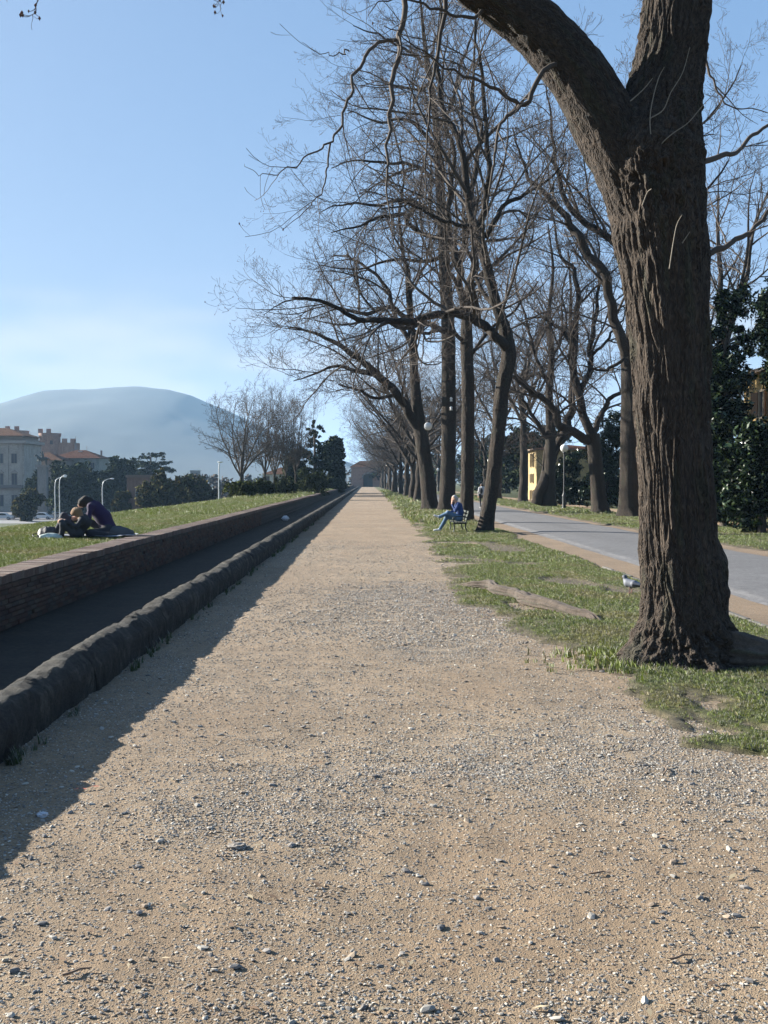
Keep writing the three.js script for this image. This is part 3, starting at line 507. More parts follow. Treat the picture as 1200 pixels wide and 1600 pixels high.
  br([[900, 90, .04, -.1], [850, 110, .036, -.36], [815, 163, .033, -.45], [785, 148, .025, -.55], [735, 122, .02, -.65], [690, 102, .015, -.75], [650, 70, .01, -.85], [600, 40, .005, -.95]]);
  br([[812, 165, .03, -.5], [790, 185, .022, -.55], [775, 240, .018, -.6], [765, 300, .012, -.65], [762, 370, .006, -.7]]);
  br([[775, 10, .03, -.2], [720, 28, .022, -.45], [690, 15, .02, -.6], [640, 0, .014, -.7], [590, 6, .008, -.8], [576, 26, .004, -.8]]);
  br([[700, -60, .04, -.3], [690, 60, .025, -.35], [672, 150, .017, -.4], [668, 250, .01, -.4], [660, 340, .005, -.4]]);
  br([[1060, 430, .05, .1], [1120, 392, .045, .2], [1150, 376, .04, .35], [1180, 352, .033, .5], [1215, 320, .026, .6], [1270, 250, .014, .7]]);
  br([[1050, 280, .05, .1], [1120, 246, .042, .5], [1150, 236, .034, .7], [1180, 205, .028, .9], [1240, 185, .018, 1.0], [1300, 150, .01, 1.1]]);
  br([[1100, 60, .03, .2], [1105, 90, .02, .3], [1112, 130, .015, .3], [1140, 165, .01, .3], [1210, 175, .006, .3]]);
  const PS = { tip: 0.002, bud: 0.8, budSize: 0.016, levels: [{ perM: 5, from: 0.55, len: 0.16, r: 0.005, angle: 0.9, lift: 0.05, wig: 0.4, droop: -0.05, upturn: 0.25, segs: 5, sides: 4 }] };
  // the tips that hang into the top of the picture on the far left
  br([[190, -325, .03, -1.4], [140, -200, .02, -1.6], [85, -80, .012, -1.7], [58, -15, .008, -1.75], [54, 12, .005, -1.75], [50, 34, .003, -1.75]], 1, PS);
  br([[120, -140, .012, -1.6], [60, -60, .008, -1.7], [10, -10, .005, -1.7], [-20, 5, .003, -1.7]], 1, PS);
  br([[430, -265, .025, -.9], [390, -120, .015, -1.0], [345, -20, .008, -1.05], [340, 2, .004, -1.05], [346, 14, .0025, -1.05]], 1, PS);
  mesh('crown', crown.build(), twigMat, g);
  // pale young shoots growing straight from the bark
  const sh = new GB(), pale = [0.22, 0.19, 0.15];
  for (const rows of [[[1020, 243], [1036, 222], [1052, 208], [1075, 192], [1098, 165], [1122, 140]], [[1016, 185], [1036, 172], [1048, 145], [1066, 115], [1078, 74]], [[985, 158], [1005, 140], [1020, 122]], [[1046, 420], [1052, 380], [1058, 350], [1066, 335]], [[1020, 240], [1016, 180], [1030, 120], [1038, 105]], [[1066, 380], [1078, 362]], [[1004, 320], [1012, 300], [1018, 295]]]) {
    const pts = spline(rel(rows.map((q, i) => [...q, 0, -0.47 - 0.05 * i])), rows.length * 4); tube(sh, pts, pts.map((_, i) => lerp(0.0065, 0.003, i / pts.length)), 5, pale);
  }
  mesh('shoot', sh.build(), twigMat, g);
  // surface root running over the verge towards the path
  const rt = new GB();
  const root = (rows) => { const pts = rows.map(([x, z, y]) => V(x, y + 0.035 + pathH(x, z), z).sub(base)); barkTube(rt, pts, rows.map((q) => q[3]), 64, 220, { amp: 0.022, cell: 0.038, seed: 5, stretch: 14, lump: 0.7, tone: 1.75 }); };
  root([[1.6, -18.9, -0.06, 0.04], [1.86, -18.4, 0.03, 0.07], [2.12, -18.0, 0.06, 0.085], [2.14, -17.3, 0.06, 0.085], [2.38, -16.7, 0.05, 0.09], [2.46, -16.0, 0.05, 0.085], [2.7, -15.3, 0.045, 0.08], [2.9, -14.7, 0.02, 0.075], [3.08, -14.3, -0.02, 0.07], [3.12, -13.6, -0.13, 0.06], [3.2, -12.4, -0.16, 0.08], [3.3, -11.2, -0.05, 0.16]]);
  root([[2.08, -17.9, 0.02, 0.03], [2.3, -17.0, 0.05, 0.045], [2.62, -16.3, 0.045, 0.05], [2.72, -15.6, 0.03, 0.045], [2.9, -15.0, -0.08, 0.04]]);
  root([[3.6, -10.7, 0.12, 0.24], [3.95, -10.5, 0.10, 0.16], [4.3, -10.5, 0.06, 0.11], [4.8, -10.2, -0.03, 0.08]]);
  const rg = rt.build(); rg.computeVertexNormals(); const rm = mesh('root', rg, new THREE.MeshStandardMaterial({ map: grainTex(0.6, 1, 3), roughness: 1, vertexColors: true }), g); rm.userData.label = 'gnarled pale surface roots crossing the grass';
  // the rest of its crown, above the picture
  const P2 = LV(0.006, 0.35); const hi = new GB(); const top = spline(tp, 60).filter((p) => p.y > 8); sprout(hi, top, 0.2, 0.08, P2, 0, r); mesh('upper_crown', hi.build(), twigMat, g);
}

// ---------------------------------------------------------------- trees further along, each as it stands
const PA = LV(0.0105, 1.18), PB = LV(0.0145, 1.14), PC = LV(0.0145, 1.02);
const TL = 'bare trees lining the avenue';
guidedTree('leaning slender tree right beside the seated man, bent halfway up', 39.7,
  [[757, 834, .29], [764, 790, .27], [771, 740, .26], [778, 680, .26], [785, 610, .27], [795, 555, .28], [790, 520, .24], [777, 480, .2], [764, 430, .185], [752, 380, .18]],
  [[[795, 548, .19], [772, 522, .18, -.3], [745, 500, .17, -.6], [715, 490, .16, -.9], [680, 492, .145, -1.2], [640, 502, .13, -1.6], [600, 502, .11, -2], [555, 495, .09, -2.5], [505, 472, .06, -3], [455, 462, .03, -3.4]],
    [[752, 385, .16], [738, 320, .14, .3], [720, 235, .12, .6], [700, 185, .1, .8], [684, 110, .08, 1], [688, 10, .05, 1.3], [670, -80, .02, 1.5]],
    [[750, 380, .14], [757, 300, .12, -.5], [763, 220, .09, -.8], [752, 130, .07, -1], [742, 40, .04, -1.2], [750, -60, .02, -1.3]],
    [[758, 372, .1], [782, 330, .085, -.2], [815, 305, .07, -.4], [850, 288, .05, -.5], [890, 240, .02, -.6]],
    [[775, 480, .09], [745, 440, .08, .8], [735, 395, .06, 1.2], [700, 370, .03, 1.8]],
    [[748, 375, .08], [725, 352, .075, -.6], [690, 345, .06, -1.1], [650, 320, .045, -1.6], [600, 325, .025, -2]]], PA, 601, { clear: 9 });
guidedTree('straight dark trunk standing directly behind the seated man', 48.3,
  [[729, 819, .32], [730, 760, .3], [731, 690, .3], [731, 600, .29], [729, 530, .28], [730, 490, .25]],
  [[[730, 495, .2], [738, 430, .19, .3], [742, 370, .17, .5], [738, 300, .14, .8], [748, 210, .1, 1], [740, 110, .06, 1.2], [752, 0, .03, 1.4]],
    [[728, 495, .18], [718, 430, .165, -.4], [706, 385, .15, -.7], [700, 330, .12, -.9], [706, 250, .09, -1], [692, 150, .06, -1.2], [700, 50, .025, -1.3]],
    [[733, 560, .09], [760, 520, .08, .4], [800, 490, .06, .8], [840, 440, .03, 1.2]],
    [[727, 540, .1], [700, 515, .09, -.7], [660, 520, .07, -1.3], [620, 500, .05, -1.8], [575, 510, .025, -2.2]]], PA, 602, { clear: 8 });
guidedTree('tallest upright tree in the row with a thick straight trunk, left behind the seated man', 65.6,
  [[698, 801, .52], [700, 740, .48], [701, 680, .46], [701, 600, .44], [700, 510, .42], [695, 420, .36], [690, 330, .31], [685, 240, .26], [678, 160, .2], [664, 70, .13], [656, -10, .06]],
  [[[692, 372, .16], [660, 366, .14, -.8], [640, 352, .13, -1.4], [635, 335, .12, -1.6], [605, 338, .1, -2.2], [560, 352, .07, -3], [515, 362, .03, -3.6]],
    [[690, 348, .17], [660, 322, .14, -.6], [628, 312, .12, -1.2], [590, 320, .09, -2], [545, 318, .06, -2.8], [500, 330, .025, -3.4]],
    [[690, 250, .14], [660, 205, .12, -.5], [630, 185, .1, -1], [590, 190, .07, -1.8], [545, 170, .03, -2.4]],
    [[682, 210, .12], [705, 160, .1, .6], [720, 100, .08, 1.2], [745, 40, .04, 1.6]],
    [[694, 430, .15], [720, 392, .12, .7], [735, 330, .1, 1.2], [770, 280, .06, 1.8], [800, 240, .03, 2.2]],
    [[698, 520, .2], [668, 505, .17, -.9], [630, 512, .14, -1.8], [590, 498, .1, -2.6], [540, 508, .06, -3.4], [490, 500, .03, -4]],
    [[670, 110, .09], [640, 80, .08, -.8], [600, 60, .06, -1.6], [555, 40, .03, -2.2]],
    [[688, 290, .13], [650, 260, .11, -1], [610, 255, .09, -1.8], [565, 250, .06, -2.6], [520, 262, .03, -3.2]],
    [[672, 130, .1], [650, 140, .08, .8], [610, 130, .06, 1.6], [565, 110, .03, 2.2]],
    [[692, 400, .13], [660, 410, .11, 1], [615, 405, .09, 1.8], [560, 420, .06, 2.6], [500, 415, .03, 3.2]],
    [[668, 95, .08], [690, 40, .06, .6], [700, -20, .03, 1]]], PB, 603, { clear: 9 });
guidedTree('tree whose heavy limb leans left over the gravel path', 68.5,
  [[673, 800, .54], [668, 750, .48], [661, 700, .45], [655, 660, .42], [650, 620, .34], [646, 560, .27], [641, 490, .22], [637, 420, .17]],
  [[[655, 672, .32], [636, 640, .3, -.4], [615, 608, .27, -.9], [588, 585, .24, -1.5], [560, 560, .19, -2.2], [525, 535, .14, -2.8], [490, 520, .09, -3.4], [450, 510, .04, -4]],
    [[585, 585, .16, -1.5], [560, 580, .13, -1.4], [525, 572, .1, -1.4], [490, 585, .06, -1.4], [460, 595, .03, -1.4]],
    [[640, 500, .17], [610, 480, .15, -.5], [570, 490, .12, -1], [530, 482, .1, -1.6], [490, 468, .07, -2.2], [445, 472, .045, -2.8], [412, 492, .02, -3]],
    [[643, 540, .17], [620, 500, .15, .4], [605, 450, .12, .8], [575, 420, .1, 1], [545, 402, .08, 1.2], [520, 398, .04, 1.4]],
    [[637, 425, .13], [625, 350, .1, .4], [630, 280, .08, .6], [615, 200, .05, .9], [600, 120, .025, 1]],
    [[620, 615, .13, -.9], [590, 622, .1, -1.6], [560, 610, .07, -2.4], [525, 600, .04, -3]],
    [[640, 460, .1], [665, 410, .08, .6], [680, 350, .05, 1], [700, 300, .025, 1.4]]], PB, 604, { clear: 9 });
guidedTree('massive straight trunk across the road beside the great furrowed tree', 56,
  [[985, 810, .62], [984, 760, .54], [984, 690, .5], [985, 620, .48], [984, 565, .46], [990, 510, .36], [996, 430, .3], [1005, 340, .24], [1000, 240, .17], [1010, 120, .1], [1000, 20, .04]],
  [[[980, 562, .3], [966, 520, .28, -.3], [956, 470, .26, -.5], [944, 425, .24, -.7], [922, 397, .22, -1], [902, 370, .2, -1.2], [880, 338, .17, -1.5], [848, 303, .13, -1.8], [820, 260, .08, -2], [800, 200, .03, -2.2]],
    [[984, 410, .22, .3], [960, 380, .2], [925, 353, .18, -.2], [894, 322, .15, -.4], [872, 270, .11, -.6], [862, 200, .07, -.8], [850, 120, .03, -1]],
    [[974, 556, .1], [960, 572, .09, -.5], [945, 578, .07, -.8], [925, 575, .05, -1], [900, 570, .02, -1.2]],
    [[996, 420, .14], [1040, 360, .11, .6], [1090, 310, .08, 1.2], [1140, 250, .04, 1.8]],
    [[1000, 300, .12], [1050, 230, .09, .8], [1110, 180, .06, 1.4], [1160, 100, .03, 2]]], PB, 605, { clear: 9 });
guidedTree('tree across the road with low wide forks, just right of the globe lamp', 63,
  [[938, 803, .47], [934, 760, .43], [930, 715, .42], [926, 678, .4]],
  [[[922, 690, .3], [900, 676, .27, -.3], [876, 664, .24, -.6], [864, 640, .21, -.8], [850, 622, .18, -1], [828, 612, .13, -1.3], [806, 590, .08, -1.6], [790, 560, .03, -2]],
    [[924, 680, .28], [908, 640, .26, .2], [898, 600, .24, .3], [899, 540, .21, .5], [901, 480, .17, .7], [897, 425, .13, .9], [878, 395, .09, 1], [862, 330, .05, 1.2], [868, 260, .02, 1.3]],
    [[902, 625, .18, .3], [920, 582, .17], [923, 535, .15, -.2], [931, 480, .11, -.4], [938, 420, .07, -.5], [930, 350, .03, -.6]],
    [[927, 678, .2], [940, 650, .17, .3], [950, 625, .14, .6], [976, 612, .1, .9], [1005, 605, .05, 1.2]],
    [[896, 540, .12, .5], [870, 510, .1, .6], [845, 495, .07, .8], [815, 500, .03, 1]],
    [[921, 560, .1], [950, 530, .08, -.3], [970, 500, .05, -.6], [985, 470, .02, -.8]]], PB, 606, { clear: 8 });
guidedTree('twin trunk tree left of the globe lamp across the road', 77,
  [[858, 791, .46], [859, 750, .42], [860, 700, .39], [860, 660, .34], [858, 610, .28], [862, 560, .22], [858, 490, .16], [864, 420, .1], [856, 350, .05]],
  [[[838, 788, .42], [850, 750, .4], [866, 708, .37, .3], [882, 672, .33, .5], [893, 640, .28, .6], [896, 590, .22, .8], [890, 530, .16, 1], [894, 460, .1, 1.2], [886, 390, .04, 1.4]],
    [[860, 690, .2], [842, 665, .17, -.4], [828, 640, .13, -.8], [812, 620, .09, -1.2], [795, 585, .04, -1.6]],
    [[857, 600, .16], [838, 560, .13, -.5], [826, 510, .1, -.9], [810, 460, .06, -1.2], [800, 400, .03, -1.4]],
    [[861, 570, .13], [878, 520, .1, .4], [880, 460, .06, .7], [892, 390, .03, 1]]], PC, 607, { clear: 8, sides: 32, rows: 90 });

// prototypes for the rest of the two rows
function freeTree(label, pos, seed, h, P, opt = {}) {
  const r = rngOf(seed), g = group('plane_tree', label, 'tree', opt.group ?? TL, pos), gb = new GB(), gc = new GB();
  const tr = [], rd = []; let x = 0, z = 0; const fork = h * (opt.fork ?? 0.34);
  for (let k = 0; k <= 8; k++) { const t = k / 8; tr.push(V(x, lerp(-0.12, fork, t), z)); rd.push((opt.r ?? 0.42) * (1 - 0.35 * t)); x += (r() - 0.5) * 0.22 + (opt.lean ?? 0); z += (r() - 0.5) * 0.22; }
  barkTube(gb, tr, rd, 24, 40, { amp: 0.02, cell: 0.1, seed, shape: (R, th, hh) => R * (1 + 0.45 * Math.exp(-Math.max(0, hh + 0.1) / 0.3)), lump: 0.15 });
  const tg = gb.build(); tg.computeVertexNormals(); mesh('trunk', tg, barkMat, g);
  const top = tr[8], n = opt.limbs ?? 5, off = r() * 6.28;
  for (let k = 0; k < n; k++) {
    const th = off + k / n * 6.283 + (r() - 0.5) * 0.7, out = k === 0 ? 0.15 : (opt.spread ?? 0.55) * (0.6 + 0.7 * r()), L = (h - fork) * (k === 0 ? 1 : 0.72 + 0.3 * r()), pts = [top.clone().add(V(0, -0.3 - 1.2 * r() * (k ? 1 : 0), 0))], q = pts[0].clone(), dd = V(Math.cos(th) * out, 1, Math.sin(th) * out).normalize(), rr = [rd[8] * (k ? 0.62 : 0.8)];
    for (let s = 1; s <= 12; s++) { dd.x += (r() - 0.5) * 0.3; dd.z += (r() - 0.5) * 0.3; dd.y += (r() - 0.45) * 0.18; dd.normalize(); q.addScaledVector(dd, L / 12); pts.push(q.clone()); rr.push(lerp(rr[0], 0.02, s / 12)); }
    const gl = new GB(); tube(gl, pts, rr, 8, tintOf(0, r)); mesh('limb', gl.build(), barkMat, g);
    sprout(gc, pts, rr[0], 0.03, P, 0, r);
  }
  mesh('crown', gc.build(), twigMat, g);
  if (opt.report) console.log(label, 'crown tris', gc.tris);
  return g;
}
const PF = LV(0.021, 0.88); PF.bud = 0; PF.levels[0].len = 4.6; PF.levels[0].r = 0.1; PF.levels[2].r = 0.02; PF.levels[1].r = 0.04; PF.levels[0].segs = 6; PF.levels[1].segs = 4; PF.levels[2].segs = 3; PF.levels[3].segs = 2; PF.levels[3].len = 0.55; PF.levels[2].len = 1.1;
{
  const rows = [95.5, 108, 126, 143, 160, 178, 200, 226, 255, 290, 330, 380], x0 = 4.6, r = rngOf(71);
  const word = ['first', 'second', 'third', 'fourth', 'fifth', 'sixth', 'seventh', 'eighth', 'ninth', 'tenth', 'eleventh', 'twelfth'];
  const a = freeTree('first of the receding trunks beside the path beyond the limb leaning left', V(x0, 0, -rows[0]), 701, 19, PF, { limbs: 6, spread: 1.0, r: 0.36, fork: 0.28 });
  const b = freeTree('second of the receding trunks beside the path beyond the limb leaning left', V(x0 + 0.1, 0, -rows[1]), 702, 18, PF, { limbs: 6, spread: 1.1, r: 0.4, fork: 0.26 });
  for (let k = 2; k < rows.length; k++) copyOf(k % 2 ? b : a, `${word[k]} of the receding trunks beside the path beyond the limb leaning left`, V(x0 + (r() - 0.5) * 0.4, 0, -rows[k]), r() * 6.28, 0.85 + 0.3 * r());
  // far row, across the road
  const far = [[14.3, 96], [14.0, 112], [14.4, 128], [13.9, 150], [14.2, 175], [14.1, 205], [14.2, 240], [14.2, 290]];
  const c = freeTree('first trunk across the road behind the twin trunk tree', V(far[0][0], 0, -far[0][1]), 703, 22, PF, { limbs: 6, spread: 0.6, r: 0.42, fork: 0.38 });
  for (let k = 1; k < far.length; k++) copyOf(k % 3 === 2 ? b : c, `${word[k]} trunk across the road behind the twin trunk tree`, V(far[k][0], 0, -far[k][1]), r() * 6.28, 0.9 + 0.25 * r());
  // one behind the magnolias at the right, its top filling the sky there
  copyOf(c, 'bare treetop rising behind the dark magnolia at the right edge', V(24.5, 0, -74), 2.2, 1.25);
  // bare trees beyond the lawn on the left
  const PG = LV(0.026, 0.95); PG.bud = 0; PG.levels.forEach((l, i) => { l.segs = [6, 4, 3, 2][i]; }); PG.levels[1].r = 0.05; PG.levels[2].r = 0.03;
  const g2 = 'bare trees beyond the lawn';
  const e = freeTree('broad bare tree standing alone left of the other lawn trees', at(378, 775, 140).setY(-1.5), 711, 15.5, PG, { limbs: 6, spread: 0.75, r: 0.36, fork: 0.3, group: g2 });
  e.children.forEach((m) => { if (m.name !== 'trunk') m.material = greyTwig; });
  copyOf(e, 'bare tree second from the left beyond the clipped hedge', at(415, 775, 146).setY(-1.2), 1.9, V(0.62, 0.98, 0.62));
  copyOf(e, 'bare tree third from the left beyond the clipped hedge', at(428, 775, 150).setY(-1.2), 3.9, V(0.55, 0.9, 0.55));
  copyOf(e, 'bare tree fourth from the left with slim forked stems behind round bushes', at(446, 775, 148).setY(-1.2), 5.0, V(0.5, 0.95, 0.5));
  copyOf(e, 'bare tree closest to the dark conifer beyond the round bushes', at(463, 775, 150).setY(-1.2), 0.7, V(0.55, 1.02, 0.55));
}
// ================================================================ FAR HILL AND TOWN
{
  // the mountain: ridge measured against the sky, with spurs and gullies in front
  const ridge = [[-900, 700], [-600, 690], [-300, 668], [-120, 648], [0, 633], [40, 620], [75, 611], [110, 609], [150, 608], [180, 606], [215, 603.5], [240, 606], [275, 611], [300, 618], [325, 629], [345, 637], [380, 652], [420, 672], [460, 692], [510, 712], [570, 730], [680, 745], [800, 752]], D = 3000, gb = new GB(), nx = 150, nz = 44;
  const top = (px) => { let k = 0; while (k + 2 < ridge.length && ridge[k + 1][0] < px) k++; const [a, ya] = ridge[k], [b, yb] = ridge[k + 1]; return lerp(ya, yb, clamp((px - a) / (b - a))); };
  for (let j = 0; j <= nz; j++) for (let i = 0; i <= nx; i++) {
    const u = i / nx, v = j / nz, px = lerp(-900, 800, u), H = Math.max(0, (752.5 - top(px)) / F * D + EYE + 6.5);
    const d = lerp(1750, 3700, v), x = (px - 573) / F * D, f = d < D ? (d - 1750) / (D - 1750) : 1 - 0.55 * sstep(D, 3700, d);
    const sp = (fbm(x * 0.0045, d * 0.0032, 5, 4) - 0.5) * 2 * H * 0.035 * Math.sin(Math.PI * clamp(f)) * (d < D ? 1 : 0.4);
    const y = -6.6 + H * f + sp + (fbm(x * 0.03, d * 0.03, 2, 3) - 0.5) * 4 * sstep(0, 40, H);
    const n = fbm(x * 0.02, d * 0.02, 9, 4); gb.vert(x, y, -d, 0, 1, 0, x * 0.01, d * 0.01, lerp(0.018, 0.038, n), lerp(0.026, 0.045, n), lerp(0.024, 0.036, n));
  }
  for (let j = 0; j < nz; j++) for (let i = 0; i < nx; i++) { const a = j * (nx + 1) + i, w = nx + 1; gb.tri(a, a + 1, a + w); gb.tri(a + 1, a + w + 1, a + w); }
  const g = gb.build(); g.computeVertexNormals(); struct('mountain', g, std(0xffffff, 1, { vertexColors: true }), 'hazy blue wooded mountain behind the town');
}
// foliage: small folded leaf faces spread through clumps
function leaves(gb, blobs, n, size, tones, r, shell = 0.45) {
  const vol = blobs.map((b) => b[3] * b[4] * b[5]), sum = vol.reduce((a, b) => a + b, 0);
  blobs.forEach((b, bi) => {
    const k = Math.round(n * vol[bi] / sum), sub = [];
    for (let c = 0; c < Math.max(5, Math.sqrt(k) * 0.6); c++) { const d = V(r() - 0.5, r() - 0.5, r() - 0.5).normalize().multiplyScalar(Math.pow(r(), 0.4)); sub.push([d, 0.18 + 0.26 * r(), 0.75 + 0.5 * r()]); }
    for (let i = 0; i < k; i++) {
      const [c, cr, ct] = sub[Math.floor(r() * sub.length)], o = V(r() - 0.5, r() - 0.5, r() - 0.5).normalize().multiplyScalar(cr * Math.pow(r(), shell)), p = V(b[0] + (c.x + o.x) * b[3], b[1] + (c.y + o.y) * b[4], b[2] + (c.z + o.z) * b[5]);
      if (p.y < -6.5) continue;
      const a = V(r() - 0.5, r() - 0.5, r() - 0.5).normalize(), s = size * (0.6 + 0.8 * r()), w = perp(a, r).multiplyScalar(s * 0.42), nn = V().crossVectors(a, w).normalize(); const up = nn.y < 0 ? -1 : 1; nn.multiplyScalar(up);
      const t = tones[Math.floor(r() * tones.length)], q = ct * (0.8 + 0.4 * r()), cc = [t[0] * q, t[1] * q, t[2] * q];
      const e0 = gb.vert(p.x - a.x * s, p.y - a.y * s, p.z - a.z * s, nn.x, nn.y, nn.z, 0, 0, ...cc), e1 = gb.vert(p.x + w.x + nn.x * s * 0.15, p.y + w.y + nn.y * s * 0.15, p.z + w.z + nn.z * s * 0.15, nn.x, nn.y, nn.z, 0, 0, ...cc), e2 = gb.vert(p.x + a.x * s, p.y + a.y * s, p.z + a.z * s, nn.x, nn.y, nn.z, 0, 0, ...cc), e3 = gb.vert(p.x - w.x + nn.x * s * 0.15, p.y - w.y + nn.y * s * 0.15, p.z - w.z + nn.z * s * 0.15, nn.x, nn.y, nn.z, 0, 0, ...cc);
      gb.tri(e0, e1, e2); gb.tri(e0, e2, e3);
    }
  });
}
const leafMat = new THREE.MeshPhysicalMaterial({ color: 0xffffff, roughness: 1, specularIntensity: 0.15, vertexColors: true, side: THREE.DoubleSide }), glossyLeaf = std(0xffffff, 0.30, { vertexColors: true, side: THREE.DoubleSide });
const EVER = [[0.034, 0.046, 0.02], [0.045, 0.055, 0.022], [0.028, 0.04, 0.02]], WARM = [[0.075, 0.07, 0.028], [0.06, 0.065, 0.025], [0.095, 0.08, 0.03]], MAG = [[0.022, 0.04, 0.013], [0.03, 0.052, 0.016], [0.04, 0.062, 0.022], [0.014, 0.028, 0.01]];
function leafTree(name, label, cat, grp, pos, blobs, n, size, tones, mat, trunkH, trunkR, seed) {
  const r = rngOf(seed), g = group(name, label, cat, grp, pos), gb = new GB(), gt = new GB();
  if (trunkH) { const pts = [V(0, -0.15, 0), V(0.03, trunkH * 0.4, 0.02), V(-0.04, trunkH, 0)]; tube(gt, spline(pts, 8), Array.from({ length: 9 }, (_, i) => lerp(trunkR * 1.25, trunkR * 0.5, i / 8)), 8, BARK); blobs.slice(0, 5).forEach((b) => tube(gt, [V(0, trunkH * 0.55, 0), V(b[0] * 0.5, lerp(trunkH * 0.7, b[1], 0.5), b[2] * 0.5), V(b[0], b[1], b[2])], [trunkR * 0.5, trunkR * 0.35, trunkR * 0.1], 5, BARK)); mesh('trunk', gt.build(), twigMat, g); }
  leaves(gb, blobs, n, size, tones, r); mesh(trunkH ? 'crown' : 'foliage', gb.build(), mat, g); return g;
}
const roundTree = (label, px, topY, hw, d, tones, seed, grp, gy = -6.5, n = 3800) => {
  const c = at(px, 752.5, d), R = hw / F * d, top = (752.5 - topY) / F * d + EYE, H = top - gy, r = rngOf(seed), bl = [];
  for (let k = 0; k < 9; k++) { const th = r() * 6.28, q = 0.5 * R * Math.sqrt(r()); const br = R * (0.55 + 0.25 * r()); bl.push([Math.cos(th) * q, lerp(H * 0.2, H - br * 0.8, k / 8), Math.sin(th) * q, br, Math.min(br * 1.05, H * 0.3), br]); }
  return leafTree('evergreen_tree', label, 'tree', grp, V(c.x, gy, -d), bl, n * 1.5, 0.0022 * d + 0.03, tones, leafMat, H * 0.45, 0.25, seed);
};
const EG = 'dark evergreens by the lower street';
roundTree('small round tree between the palace and the parked cars', 42, 764, 22, 222, WARM, 801, EG);
roundTree('big dark evergreen behind the twin street lamps', 128, 718, 48, 252, EVER, 802, EG, -6.5, 5200);
roundTree('dark tree at the corner of the pale palace below the statue', 62, 742, 26, 268, EVER, 803, EG);
roundTree('tall dark evergreen right of the red roof house', 184, 718, 36, 262, EVER, 804, EG, -6.5, 4600);
roundTree('rounded olive tinged tree right of the brick gatehouse', 250, 740, 36, 182, WARM, 805, EG, -6.5, 4600);
roundTree('rounded olive tinged tree closest to the tall street pole', 308, 746, 30, 192, WARM, 806, EG);
roundTree('dark rounded tree tucked between the two olive tinged trees', 280, 758, 24, 200, EVER, 807, EG);
roundTree('small bushy tree left of the brick gatehouse', 190, 768, 16, 204, WARM, 808, EG);
{ // cedar with flat layers
  const c = at(236, 752.5, 300), bl = []; [[-1.5, 11.2, 2.6], [1.8, 11.6, 2.6], [2.8, 9.6, 3.2], [-2.5, 9.2, 3.4], [0.5, 8.4, 4.6], [3.2, 7.4, 4.2], [-3, 6.6, 4.6], [0, 5, 5.5]].forEach(([x, y, w]) => bl.push([x, y + 4.4, (y * 7 % 3) - 1.5, w, 0.8, w * 0.8]));
  leafTree('cedar_tree', 'flat topped cedar silhouetted against the mountain', 'tree', EG, V(c.x, -6.5, -300), bl, 3600, 0.42, EVER, leafMat, 15.5, 0.4, 811);
  leafTree('cedar_tree', 'second layered cedar left of the flat topped one', 'tree', EG, V(at(196, 752, 305).x, -6.5, -305), bl.map(([x, y, z, a, b, e]) => [-x * 0.9, y * 0.94, z, a * 0.9, b * 1.1, e]), 3200, 0.42, EVER, leafMat, 14.5, 0.4, 812);
  // narrow conifer and dark evergreens beyond the lawn
  const k = at(492, 752.5, 165), nb = []; for (let i = 0; i < 9; i++) { const t = i / 8; nb.push([(i % 2 - 0.5) * 0.5, lerp(1.5, 12.2, t), (i % 3 - 1) * 0.4, lerp(3.1, 0.7, t) * (i === 7 ? 1.5 : 1), 1.0, lerp(3.0, 0.7, t)]); }
  leafTree('conifer_tree', 'tall dark conifer with ragged pointed top at the lawn end', 'tree', 'dark evergreens at the lawn end', V(k.x, -1, -165), nb, 5200, 0.28, EVER, leafMat, 10, 0.3, 813);
  roundTree('broad dark evergreen left of the ragged conifer', 466, 706, 26, 172, EVER, 814, 'dark evergreens at the lawn end', -1, 4200);
  roundTree('broad dark evergreen right of the ragged conifer', 520, 684, 22, 176, EVER, 815, 'dark evergreens at the lawn end', -1, 4600);
}
